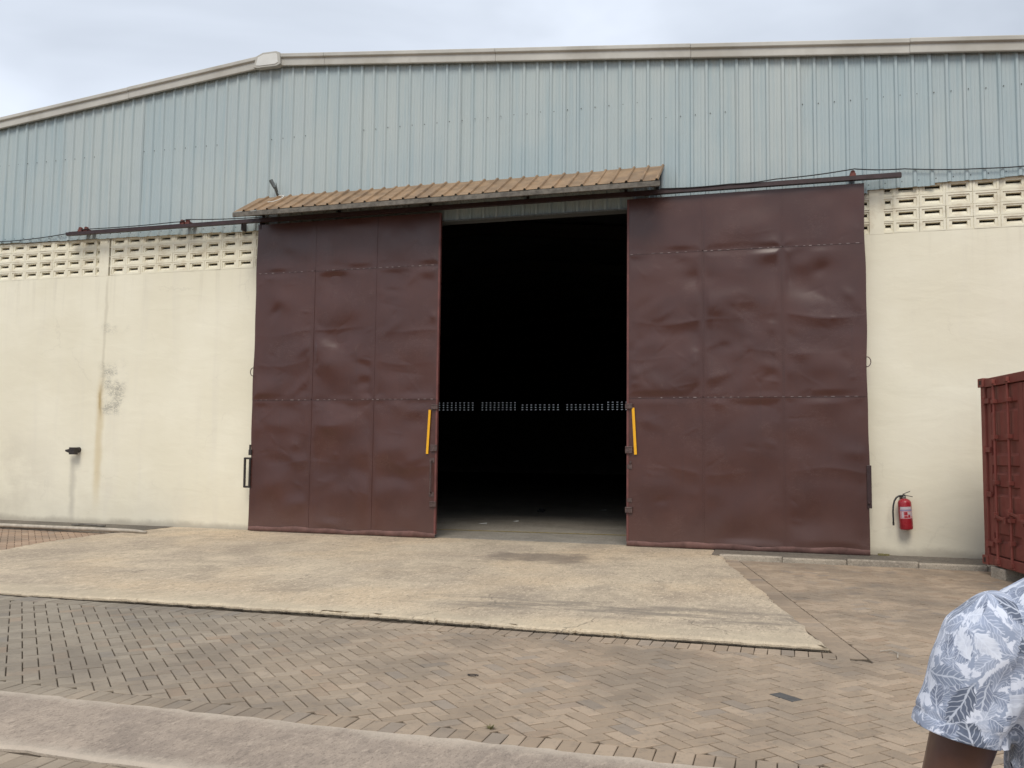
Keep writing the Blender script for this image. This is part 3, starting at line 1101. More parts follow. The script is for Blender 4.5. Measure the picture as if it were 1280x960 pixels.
def fascia_seg(xa, xb):
    m = MB()
    za_, zb_ = fz(xa), fz(xb)
    dz = random.gauss(0, 0.004)
    prof = [(-0.10, 0.0), (-0.145, 0.0), (-0.15, 0.012), (-0.15, 0.135), (-0.185, 0.15), (-0.19, 0.16), (-0.19, 0.215), (-0.18, 0.225), (0.3, 0.24), (0.3, 0.2), (-0.10, 0.2)]
    n = len(prof)
    for X, Z in ((xa, za_), (xb, zb_)):
        m.v += [(X, y, Z + z + dz) for y, z in prof]
    m.f = [(i, (i + 1) % n, (i + 1) % n + n, i + n) for i in range(n)] + [tuple(range(n)), tuple(reversed(range(n, 2 * n)))]
    return m.build('fascia_length', 'fascia', fa, bevel=0.004)


xs = [0.3, 1.25, 4.6, 7.98, 11.3, 14.6, 18.0, 21.3, 24.6]
for a, b in zip(xs[:-1], xs[1:]):
    fascia_seg(a + 0.004, b)
xs = [-0.06, -3.1, -6.4, -9.8, -13.2, -16.5, -20.0, -24.4]
for a, b in zip(xs[:-1], xs[1:]):
    fascia_seg(a - 0.004, b)
m = MB()
m.prism_y([(-0.22, 8.72), (-0.16, 8.93), (-0.02, 8.985), (0.26, 8.985), (0.34, 8.955), (0.36, 8.735), (0.28, 8.70), (-0.12, 8.70)], -0.215, -0.095)
m.build('ridge_cap', 'fascia', fa, bevel=0.003)
m = MB()
m.prism_y([(-0.16, 8.75), (-0.12, 8.90), (-0.01, 8.945), (0.25, 8.945), (0.295, 8.92), (0.31, 8.76), (0.25, 8.735), (-0.09, 8.735)], -0.224, -0.216)
m.build('ridge_plate', 'ridge', fa)

# roof, rear and side walls, floor, frames
m = MB()
m.add([(HX0 - 0.4, -0.05, roofz(HX0 - 0.4) + 0.0), (RX, -0.05, roofz(RX)), (HX1 + 0.4, -0.05, roofz(HX1 + 0.4)),
       (HX0 - 0.4, DEPTH + .3, roofz(HX0 - 0.4)), (RX, DEPTH + .3, roofz(RX)), (HX1 + 0.4, DEPTH + .3, roofz(HX1 + 0.4))], [(0, 1, 4, 3), (1, 2, 5, 4)])
ro = m.build('roof', 'inroof', WH, fix=False)
sd = ro.modifiers.new('thickness', 'SOLIDIFY')
sd.thickness = 0.05
sd.offset = -1
m = MB()
m.box(HX0, HX0 + 0.22, 0.23, DEPTH, -0.4, roofz(HX0) - 0.06)
m.build('side_wall', 'interior', WH)
m = MB()
m.box(HX1 - 0.22, HX1, 0.23, DEPTH, -0.4, roofz(HX1) - 0.06)
m.build('side_wall', 'interior', WH)
m = MB()
m.box(HX0 + 0.23, HX1 - 0.23, 0.05, DEPTH - 0.25, -0.5, 0.0)
m.box(1.81, 8.79, -0.018, 0.05, -0.5, 0.0)
m.build('floor', 'floor', WH)
# rear wall with its band of slots
m = MB()
zb0 = 4.90
m.box(HX0, HX1, DEPTH, DEPTH + 0.2, -0.4, zb0)
bays = [(-21.6, -18.45, 4), (-18.1, -14.85, 4), (-14.37, -11.27, 4), (-11.0, -7.72, 3), (-7.33, -4.2, 3), (-4.07, -0.85, 4), (-0.4, 2.8, 4), (3.2, 6.4, 4),
        (6.8, 10.0, 4), (10.4, 13.6, 4), (14.0, 17.2, 4), (17.6, 20.8, 4)]
prevx = HX0
for a, b, rows in bays:
    m.box(prevx, a, DEPTH, DEPTH + 0.2, zb0, 5.9)
    prevx = b
    ztop = zb0 + rows * 0.192
    m.box(a, b, DEPTH, DEPTH + 0.2, ztop - 0.08, 5.9)
    nc = 9
    for c in range(nc + 1):
        xx = a + c * (b - a) / nc
        m.box(max(a, xx - 0.095), min(b, xx + 0.095), DEPTH + 0.01, DEPTH + 0.19, zb0, ztop - 0.08)
    for r_ in range(rows):
        m.box(a, b, DEPTH, DEPTH + 0.2, zb0 + r_ * 0.192 - (0.0 if r_ == 0 else 0.08), zb0 + r_ * 0.192 + 0.087)
m.box(prevx, HX1, DEPTH, DEPTH + 0.2, zb0, 5.9)
m.prism_y([(HX0, 5.9), (HX1, 5.9), (HX1, roofz(HX1) - 0.01), (RX, roofz(RX) - 0.01), (HX0, roofz(HX0) - 0.01)], DEPTH, DEPTH + 0.2)
bw = m.build('rear_wall', 'interior', WH)
for q in range(1, 9):
    y = q * 6.0
    m = MB()
    for x in (HX0 + 0.4, HX1 - 0.4):
        m.bar((x, y, 0), (x, y, roofz(x) - 0.5), 0.2, 0.35)
    m.bar((HX0 + 0.4, y, roofz(HX0) - 0.4), (RX, y, roofz(RX) - 0.35), 0.2, 0.4)
    m.bar((RX, y, roofz(RX) - 0.35), (HX1 - 0.4, y, roofz(HX1) - 0.4), 0.2, 0.4)
    m.build('portal_frame', 'iron', WH)
m = MB()
m.add([(1.9, 1.33, 0.004), (8.7, 1.78, 0.004), (8.7, 1.88, 0.004), (1.9, 1.43, 0.004)], [(0, 1, 2, 3)])
m.build('floor_line', 'line', WH, fix=False)
# spout in left wall
sp = MB()
sp.tube([(-4.02, 0.02, 1.43), (-4.02, -0.16, 1.41)], 0.055, 12)
sp.box(-4.085, -3.955, -0.20, -0.10, 1.335, 1.475)
sp.prism_y([(-4.085, 1.445), (-4.19, 1.425), (-4.19, 1.395), (-4.085, 1.36)], -0.185, -0.125)
sp.build('wall_spout', 'iron', WH, bevel=0.006)

# door rail with hangers
rl = MB()
rl.box(-4.33, 11.13, -0.30, -0.215, 5.695, 5.755)
rl.box(-4.33, 11.13, -0.225, -0.215, 5.755, 5.785)
rail = rl.build('door_rail', 'rail', WH)
for x in (-4.0, -3.86, -1.62, -1.5, 10.44):
    b = MB()
    b.box(x - 0.045, x + 0.045, -0.295, -0.06, 5.757, 5.80)
    b.tube([(x, -0.29, 5.815), (x, -0.24, 5.815)], 0.035, 10)
    b.build('rail_hanger', 'bracket', rail)
for x in (-0.35, 0.05):
    b = MB()
    b.box(x - 0.015, x + 0.015, -0.212, -0.075, 5.58, 5.75)
    b.build('rail_bracket', 'rail', rail)

# canopy
ca = empty('canopy', (0, 0, 0), parent=WH)
CX0, CX1 = -0.10, 7.55
YT, ZT, YF, ZF = -0.07, 6.215, -0.86, 5.745
xx = CX0
sheet = 0
ribk = 0
while xx < CX1 - 0.1:
    w_ = min(0.955, CX1 - xx)
    prof = []
    nr = int(round(w_ / 0.2388))
    for q in range(nr):
        for a, b in ((0.0, 0.0), (0.19, 0.0), (0.203, 0.028), (0.226, 0.028), (0.2388, 0.0)):
            prof.append((xx + q * 0.2388 + a, b))
    m = MB()
    n = len(prof)
    ln = math.hypot(YT - YF, ZT - ZF)
    ny, nz_ = (-(ZT - ZF) / ln, -(YF - YT) / ln)
    e = 0.004 * (sheet % 2)
    jz = random.gauss(0, 0.008)
    for yy, zz in ((YT, ZT + jz), (YF, ZF)):
        m.v += [(x, yy + ny * (d + e), zz + nz_ * (d + e)) for x, d in prof]
    m.f = [(j, j + 1, n + j + 1, n + j) for j in range(n - 1)]
    o = m.build('canopy_sheet', 'canopy', ca, fix=False)
    s_ = o.modifiers.new('thickness', 'SOLIDIFY')
    s_.thickness = 0.003
    xx += nr * 0.2388
    sheet += 1
m = MB()
m.box(CX0 - 0.02, CX1 + 0.02, -0.865, -0.825, 5.655, 5.738)
m.build('fascia_board', 'timber', ca, bevel=0.006)
for x in (CX0 + 0.12, 1.6, 3.4, 5.2, 6.9, CX1 - 0.12):
    m = MB()
    m.bar((x, -0.07, 6.16), (x, -0.82, 5.70), 0.045, 0.05)
    m.bar((x, -0.07, 5.80), (x, -0.07, 6.16), 0.045, 0.03)
    m.bar((x, -0.09, 5.88), (x, -0.82, 5.68), 0.035, 0.035)
    m.build('support', 'iron', ca)

# ---------------------------------------------------------------- sliding doors
YD = -0.20
SEAMS = [0.075, 2.379, 4.732, 5.66]


def dent_field(x0, seed, A=(0.85, 1.35, 0.8)):
    r = np.random.default_rng(seed)
    blobs = []
    for _ in range(70):           # broad shallow waves of the sheet
        zc = r.uniform(0, 5.66)
        k = A[0] if zc < 2.38 else (A[1] if zc < 4.73 else A[2])
        sz = r.uniform(0.12, 0.26)
        blobs.append((r.uniform(0, 3.66), zc, sz * r.uniform(1.0, 2.2), sz, r.uniform(-0.6, 0.6), r.choice([-1, 1]) * r.uniform(0.3, 1.0) * k * sz * 0.075))
    for _ in range(95):          # knocks, gathered where loads have hit the doors
        zc = r.normal(3.2, 0.75) if r.random() < 0.6 else r.uniform(0.2, 5.3)
        k = A[0] if zc < 2.38 else (A[1] if zc < 4.73 else A[2] * 0.7)
        sz = r.uniform(0.025, 0.10)
        blobs.append((r.uniform(0, 3.66), zc, sz * r.uniform(1.0, 3.2), sz, r.normal(0, 0.55), r.choice([-1, 1]) * r.uniform(0.2, 1.0) * k * sz * 0.085))
    creases = []
    for zc, amp in ((1.22, 0.0045), (3.62, 0.0095), (3.05, 0.0045)):
        ph = r.uniform(0, 6, 4)
        creases.append((zc, amp, ph))
    sharp = [(r.uniform(0.2, 3.4), r.normal(3.1, 0.9), r.normal(0, 0.8), r.uniform(0.06, 0.26), r.choice([-1, 1]) * r.uniform(0.0015, 0.0045)) for _ in range(46)]

    def F(X, Z):
        D = np.zeros_like(X)
        for bx, bz, sx, sz, a, h in blobs:
            dx, dz = X - bx, Z - bz
            u = dx * math.cos(a) + dz * math.sin(a)
            v = -dx * math.sin(a) + dz * math.cos(a)
            D += h * np.exp(-(u / sx) ** 2 - (v / sz) ** 2)
        for zc, amp, ph in creases:
            w = zc + 0.05 * np.sin(X * 2.1 + ph[0]) + 0.025 * np.sin(X * 5.3 + ph[1])
            m_ = 0.55 + 0.45 * np.sin(X * 2.9 + ph[2])
            d = Z - w
            D += amp * m_ * np.exp(-np.abs(d) / 0.05)
            D -= amp * 0.8 * m_ * np.exp(-((d + 0.16) / 0.11) ** 2)
        for bx, bz, a, ln, h in sharp:
            dx, dz = X - bx, Z - bz
            u = dx * math.cos(a) + dz * math.sin(a)
            v = -dx * math.sin(a) + dz * math.cos(a)
            D += h * np.exp(-(u / ln) ** 2) * np.exp(-np.abs(v) / 0.022)
        return D
    return F


def sliding_door(x0, seed, mirror):
    root = empty('sliding_door', (x0, YD, 0), parent=WH)
    F = dent_field(x0, seed, (1.2, 1.75, 1.0) if mirror else (1.45, 2.3, 1.0))
    cols = [0.0, 1.218, 2.442, 3.66]
    for ci in range(3):
        for ri in range(3):
            xa, xb, z0_, z1_ = cols[ci], cols[ci + 1], SEAMS[ri], SEAMS[ri + 1]
            nx = 64
            nz2 = max(20, int((z1_ - z0_) / 0.02))
            X, Z = np.meshgrid(np.linspace(xa, xb, nx + 1), np.linspace(z0_, z1_, nz2 + 1))
            ed = np.minimum(np.minimum(X - xa, xb - X), np.minimum(Z - z0_, z1_ - Z))
            win = np.clip(ed / 0.12, 0, 1)
            win = win * win * (3 - 2 * win)
            bul = 0.006 * np.sin(np.pi * (X - xa) / (xb - xa)) * np.sin(np.pi * (Z - z0_) / (z1_ - z0_))
            D = (F(X, Z) + bul) * win
            lap = 0.0022 * ((ci + ri) % 2) + 0.0012 * ri
            # free outer edge of the skin wanders a little
            wob = np.zeros_like(X)
            if (ci == 0 and not mirror) or (ci == 2 and mirror):
                edge = 0.0 if ci == 0 else 3.66
                k = np.clip(1 - np.abs(X - edge) / 0.2, 0, 1)
                wob = k * (0.007 * np.sin(Z * 2.6 + seed) + 0.004 * np.sin(Z * 6.1))
            m = MB()
            m.v = [(float(a), float(-b - lap), float(c)) for a, b, c in zip((X + wob).ravel(), D.ravel(), Z.ravel())]
            w_ = nx + 1
            m.f = [(j * w_ + i, j * w_ + i + 1, (j + 1) * w_ + i + 1, (j + 1) * w_ + i) for j in range(nz2) for i in range(nx)]
            m.build('panel', 'door', root, smooth=True, fix=False)
    # backing sheet and frame behind the skin
    fr = MB()
    fr.box(0.012, 3.648, 0.03, 0.06, 0.06, 5.655)
    for z in (0.10, 1.22, 2.38, 3.6, 4.73, 5.62):
        fr.box(0.02, 3.64, 0.0305, 0.0295 + 0.05, z - 0.025, z + 0.025)
    fr.build('frame', 'door', root)
    # edge angles
    for xe, s in ((0.0, 1), (3.66, -1)):
        inner = (xe > 1) != mirror
        e = MB()
        if inner:
            e.box(min(xe - 0.035 * (xe > 1) + 0.0, xe + 0.035 * (xe < 1)), max(xe - 0.035 * (xe > 1), xe + 0.035 * (xe < 1)) if False else (xe if xe > 1 else xe + 0.035), -0.010, 0.055, 0.06, 5.655)
            e.build('edge_angle', 'edge', root, bevel=0.003)
        else:
            e.box(min(xe + 0.022 * s, xe + 0.05 * s), max(xe + 0.022 * s, xe + 0.05 * s), 0.006, 0.06, 0.06, 5.655)
            e.build('edge_angle', 'rail', root)
    # lapped seams: thin cover strips, scuffed stitch welds
    for z, lift in ((SEAMS[1], 0), (SEAMS[2], 0)):
        s = MB()
        s.box(0.02, 3.625, -0.0085, -0.001, z - 0.004, z + 0.012)
        s.build('seam_strip', 'door', root)
        wm = MB()
        x = 0.06
        while x < 3.55:
            L = random.uniform(0.025, 0.06)
            if random.random() < 0.75:
                wm.box(x, x + L, -0.0105, -0.008, z - 0.004 + random.gauss(0, 0.003), z + 0.006)
            x += L + random.uniform(0.05, 0.10)
        wo_ = wm.build('weld_marks', 'seam', root)
        tag(wo_, kind='stuff')
    for x in cols[1:3]:
        s = MB()
        s.box(x - 0.009, x + 0.009, -0.0085, -0.001, 0.08, 5.64)
        s.build('seam_strip', 'door', root)
    # faded rubber flap along the foot
    f = MB()
    nxf = 90
    for i in range(nxf + 1):
        x = 0.005 + 3.65 * i / nxf
        top = 0.088 + 0.012 * math.sin(x * 3.1 + seed) + 0.008 * math.sin(x * 8.3) + random.gauss(0, 0.002)
        yo = -0.016 - 0.006 * math.sin(x * 5.0 + seed)
        f.v += [(x, yo, top), (x, yo - 0.012 - 0.006 * math.sin(x * 7), 0.006), (x, yo + 0.012, 0.006)]
    f.f = [(i * 3 + a, i * 3 + 3 + a, i * 3 + 3 + b, i * 3 + b) for i in range(nxf) for a, b in ((0, 1), (1, 2))]
    f.build('foot_flap', 'flap', root, smooth=True, fix=False)
    return root


dl = sliding_door(0.0, 11, False)
tag(dl, 'maroon dented steel door left of the dark opening')
dr = sliding_door(6.944, 23, True)
tag(dr, 'maroon dented steel door right of the dark opening')


def on_door(root, x0):
    return lambda name, m, mat, **k: m.build(name, mat, root, **k)


L_ = on_door(dl, 0)
R_ = on_door(dr, 6.944)
m = MB(); m.bar((3.525, -0.030, 2.19), (3.490, -0.030, 1.43), 0.012, 0.042, up=(1, 0, 0)); L_('reflector_strip', m, 'yellow', bevel=0.002)
m = MB(); m.bar((0.108, -0.030, 2.215), (0.150, -0.030, 1.46), 0.012, 0.044, up=(1, 0, 0)); R_('reflector_strip', m, 'yellow', bevel=0.002)


def latch(B, x0, x1, z0, z1):
    m = MB()
    m.box(x0, x1, -0.045, -0.002, z0, z1)
    m.box(x0 + 0.006, x1 - 0.004, -0.052, -0.045, z1 - 0.018, z1 - 0.004)
    B('latch', m, 'steel', bevel=0.004)


for z0, z1 in ((2.20, 2.28), (1.48, 1.59), (0.53, 0.62)):
    latch(L_, 3.555, 3.672, z0, z1)
    latch(R_, -0.018, 0.10, z0, z1)
# pull rod on the left door
m = MB()
m.tube([(3.575, -0.005, 1.32), (3.575, -0.07, 1.30), (3.572, -0.07, 0.78), (3.572, -0.005, 0.76)], 0.013, 8)
m.box(3.53, 3.62, -0.012, -0.004, 1.28, 1.36)
m.box(3.53, 3.62, -0.012, -0.004, 0.70, 0.78)
L_('pull_handle', m, 'steel', smooth='auto')
m = MB()
m.tube([(0.065, -0.005, 1.34), (0.065, -0.02, 1.34)], 0.02, 8)
m.box(0.01, 0.09, -0.016, -0.004, 1.23, 1.30)
m.box(0.01, 0.09, -0.016, -0.004, 0.70, 0.76)
R_('pull_plate', m, 'steel')
# loop handles on the outer edges
m = MB()
for a, b in (((0.03, 0.0, 1.31), (-0.115, 0.0, 1.31)), ((-0.115, 0.0, 1.325), (-0.110, 0.0, 0.775)), ((-0.11, 0.0, 0.79), (0.03, 0.0, 0.79))):
    m.bar(a, b, 0.035, 0.035, up=(0, 1, 0))
m.bar((0.005, -0.012, 1.32), (0.005, -0.012, 0.78), 0.03, 0.05, up=(0, 1, 0))
L_('loop_handle', m, 'iron', bevel=0.005)
m = MB()
m.box(-0.03, 0.03, -0.03, 0.02, 1.37, 1.47)
m.tube([(-0.01, -0.01, 1.46), (-0.01, -0.01, 1.56)], 0.018, 8)
L_('bolt_keeper', m, 'iron', bevel=0.004)
m = MB()
m.box(3.625, 3.69, -0.03, 0.01, 0.70, 1.34)
m.tube([(3.65, -0.03, 0.78), (3.65, -0.06, 0.78)], 0.02, 8)
R_('edge_bar', m, 'rail', bevel=0.005)
for B, xc, sgn in ((L_, 0.0, -1), (R_, 3.66, 1)):
    m = MB()
    pts = [(xc + sgn * 0.055 * math.sin(a) - sgn * 0.005, -0.02, 2.90 + 0.075 * math.cos(a)) for a in np.linspace(-0.25, math.pi + 0.25, 12)]
    m.tube(pts, 0.0075, 6)
    B('ring_handle', m, 'steel', smooth=True)

# ---------------------------------------------------------------- loose things on the building
# cables
def catenary(pts, n=14, sag=0.02):
    out = []
    for a, b in zip(pts[:-1], pts[1:]):
        for i in range(n):
            t_ = i / n
            p = Vector(a).lerp(Vector(b), t_)
            p.z -= sag * math.sin(math.pi * t_)
            out.append(p)
    out.append(Vector(pts[-1]))
    return out


m = MB()
m.tube(catenary([(7.5, -0.31, 5.77), (8.6, -0.31, 5.765), (9.3, -0.31, 5.79), (10.46, -0.31, 5.86), (11.2, -0.09, 5.87), (12.3, -0.085, 5.79), (13.2, -0.085, 5.80), (16, -0.085, 5.85)], 12, 0.015), 0.009, 6)
tag(m.build('cable', 'cable', smooth=True), 'thin black cable slung along the cladding above the right door', 'cable')
m = MB()
m.tube(catenary([(0.2, -0.31, 5.775), (-1.5, -0.31, 5.835), (-1.75, -0.31, 5.80), (-3.9, -0.31, 5.79), (-4.5, -0.09, 5.79), (-5.9, -0.085, 5.72), (-9, -0.085, 5.80)], 12, 0.015), 0.009, 6)
tag(m.build('cable', 'cable', smooth=True), 'thin black cable drooping left from the end of the door rail', 'cable')
# stub arm above the canopy
ca_ = empty('lamp_arm', (0.30, -0.08, 6.2))
tag(ca_, 'short grey lamp arm bent above the left end of the tan canopy', 'lamp arm')
m = MB()
m.tube([(0.02, 0.03, 0.0), (0.03, -0.10, 0.12), (0.02, -0.12, 0.17)], 0.024, 8)
m.build('arm', 'grey', ca_, smooth='auto')
m = MB()
m.tube([(0.025, -0.12, 0.15), (-0.045, -0.16, 0.29)], [0.034, 0.038], 10)
m.build('lamp_head', 'grey', ca_, smooth='auto')
m = MB()
m.tube([(0.045, -0.05, 0.09), (0.06, -0.12, 0.17), (0.055, -0.14, 0.24)], 0.007, 6)
m.build('stay', 'grey', ca_, smooth=True)
m = MB()
pts = [(0.13 * math.cos(a), -0.10 - 0.19 * (1 - math.sin(a)), 0.045 - 0.595 * (0.10 + 0.19 * (1 - math.sin(a)))) for a in np.linspace(1.9, -1.9, 18)]
m.tube(pts, 0.009, 6)
tag(m.build('loose_wire', 'wire', None, smooth=True), 'loop of loose white wire lying on the canopy', 'wire')
bpy.data.objects['loose_wire'].location = (0.44, -0.07, 6.215)

# fire extinguisher
fe = empty('fire_extinguisher', (11.115, -0.12, 0.40))
fe.rotation_euler = (0, math.radians(-3.5), math.radians(14))
tag(fe, 'red fire extinguisher with black hose hung on the cream wall', 'extinguisher')
rad = 0.094


def lathe(prof, n=28):
    m = MB()
    for r, z in prof:
        m.v += [(r * math.cos(2 * math.pi * k / n), r * math.sin(2 * math.pi * k / n), z) for k in range(n)]
    for i in range(len(prof) - 1):
        for k in range(n):
            a, b = i * n + k, i * n + (k + 1) % n
            m.f.append((a, b, b + n, a + n))
    m.f.append(tuple(reversed(range(n))))
    m.f.append(tuple((len(prof) - 1) * n + k for k in range(n)))
    return m


lathe([(0.075, 0.0), (0.088, 0.004), (rad, 0.022), (rad, 0.385), (rad * 0.96, 0.408), (rad * 0.80, 0.432), (rad * 0.5, 0.449), (0.03, 0.455)]).build('cylinder', 'red', fe, smooth='auto')
lathe([(0.028, 0.455), (0.028, 0.482), (0.022, 0.49), (0.022, 0.512), (0.015, 0.518)], 14).build('valve', 'chrome', fe, smooth='auto')
m = MB()
m.bar((-0.015, -0.01, 0.512), (0.115, -0.03, 0.478), 0.022, 0.010)
m.build('carry_handle', 'iron', fe, bevel=0.002)
m = MB()
m.bar((-0.015, -0.01, 0.522), (0.085, -0.03, 0.560), 0.020, 0.009)
m.build('lever', 'iron', fe, bevel=0.002)
m = MB()
m.tube([(-0.015, -0.01, 0.495), (-0.07, -0.015, 0.50), (-0.115, -0.018, 0.478), (-0.150, -0.02, 0.43), (-0.172, -0.02, 0.36), (-0.184, -0.02, 0.27), (-0.188, -0.02, 0.15), (-0.190, -0.02, 0.115)], 0.0125, 10)
ho = m.build('hose', 'rubber', fe, smooth=True)
m = MB()
m.tube([(-0.190, -0.02, 0.118), (-0.1915, -0.02, 0.070)], [0.015, 0.013], 10)
m.build('nozzle', 'iron', ho, smooth='auto')


def curved_patch(a0, a1, z0, z1, r, n=14):
    m = MB()
    for k in range(n + 1):
        a = a0 + (a1 - a0) * k / n
        m.v += [(r * math.sin(a), -r * math.cos(a), z0), (r * math.sin(a), -r * math.cos(a), z1)]
    m.f = [(2 * k, 2 * k + 2, 2 * k + 3, 2 * k + 1) for k in range(n)]
    return m


lb = curved_patch(-1.2, 1.0, 0.165, 0.30, rad + 0.0012).build('label', 'label_pink', fe, smooth=True, fix=False)
curved_patch(-1.1, 0.75, 0.30, 0.338, rad + 0.0015).build('title_band', 'label', lb, smooth=True, fix=False)
curved_patch(-1.15, 0.9, 0.276, 0.297, rad + 0.0024).build('title_band', 'label_blue', lb, smooth=True, fix=False)
for a0, a1, z0, z1, mt in ((-0.85, -0.62, 0.18, 0.265, 'label'), (-0.5, -0.05, 0.215, 0.262, 'red'), (-0.5, -0.05, 0.175, 0.205, 'red'), (0.05, 0.35, 0.225, 0.262, 'label'), (0.05, 0.35, 0.178, 0.215, 'red'), (0.45, 0.75, 0.20, 0.265, 'label')):
    curved_patch(a0, a1, z0, z1, rad + 0.0024, 6).build('print_block', mt, lb, smooth=True, fix=False)
m = MB()
m.box(-0.02, 0.02, 0.06, 0.118, 0.40, 0.50)
m.box(-0.02, 0.02, 0.025, 0.118, 0.497, 0.503)
m.build('wall_hook', 'iron', fe)

# pale pipe lying by the left wall
m = MB()
m.tube([(-7.5, -1.19, 0.012), (-5.0, -1.17, 0.008), (-3.6, -1.20, 0.01), (-2.7, -1.24, 0.012), (-2.1, -1.27, 0.016), (-1.6, -1.30, 0.02), (-1.28, -1.36, 0.012)], [0.035] * 5 + [0.03, 0.022], 10)
tag(m.build('drain_pipe', 'pipe', smooth=True), 'pale pipe lying on the ground along the left wall', 'pipe')
m = MB()
m.tube([(-3.6, -0.55, 0.005), (-3.25, -0.62, 0.03), (-2.75, -0.66, 0.02)], 0.018, 8)
tag(m.build('stick', 'timber', smooth=True), 'short dark stick lying against the left wall foot', 'stick')


# ---------------------------------------------------------------- shipping container
CW, CH, CLn = 2.438, 2.45, 6.06
rot = math.radians(10.5)
far = Vector((11.90, -1.40, 0.075))
ydir = Vector((-math.sin(rot), math.cos(rot), 0))
near = far - ydir * CW
CT = empty('shipping_container', near, rot)
tag(CT, 'rusty red shipping container at the right edge by the cream wall', 'container')


def part(name, m, mat='container', parent=CT, bevel=0.006):
    return m.build(name, mat, parent, bevel=bevel)


for x in (0.0, CLn - 0.16):
    for y in (0.0, CW - 0.14):
        m = MB(); m.box(x + 0.02, x + 0.14, y + 0.008, y + 0.132, 0.118, CH - 0.118); part('corner_post', m)
        for z in (0.0, CH - 0.118):
            m = MB(); m.box(x - 0.006, x + 0.172, y - 0.006, y + 0.156, z, z + 0.118)
            cc = part('corner_casting', m)
            h = MB()
            xf = x - 0.0085 if x < 1 else x + 0.172
            h.box(xf, xf + 0.003, y + 0.045, y + 0.10, z + 0.03, z + 0.088)
            part('hole', h, 'cont_dark', cc, 0)
m = MB(); m.box(0.015, 0.13, 0.15, CW - 0.15, CH - 0.125, CH - 0.012); part('door_header', m)
m = MB(); m.box(0.012, 0.14, 0.15, CW - 0.15, 0.012, 0.135); part('door_sill', m)
for y in (0.0, CW - 0.07):
    m = MB(); m.box(0.17, CLn - 0.17, y + 0.005, y + 0.065, CH - 0.075, CH - 0.012); part('top_rail', m)
    m = MB(); m.box(0.17, CLn - 0.17, y + 0.005, y + 0.065, 0.01, 0.16); part('bottom_rail', m)
    # corrugated side
    m = MB()
    prof = []
    xx = 0.15
    while xx < CLn - 0.15:
        for a, d in ((0, 0), (0.07, 0), (0.10, 0.036), (0.17, 0.036), (0.20, 0)):
            prof.append((min(xx + a, CLn - 0.15), d))
        xx += 0.20
    sgn = 1 if y == 0 else -1
    yb = y + 0.03 if y == 0 else y + 0.04
    n = len(prof)
    m.v = [(a, yb + sgn * d, 0.155) for a, d in prof] + [(a, yb + sgn * d, CH - 0.07) for a, d in prof]
    m.f = [(i, i + 1, i + 1 + n, i + n) for i in range(n - 1)]
    part('side_panel', m, bevel=0)
m = MB(); m.box(0.1, CLn - 0.1, 0.02, CW - 0.02, CH - 0.04, CH - 0.02); part('roof_panel', m)
m = MB(); m.box(0.1, CLn - 0.1, 0.02, CW - 0.02, 0.13, 0.16); part('base', m, 'cont_floor')
m = MB(); m.box(CLn - 0.06, CLn - 0.02, 0.1, CW - 0.1, 0.1, CH - 0.1); part('end_panel', m)

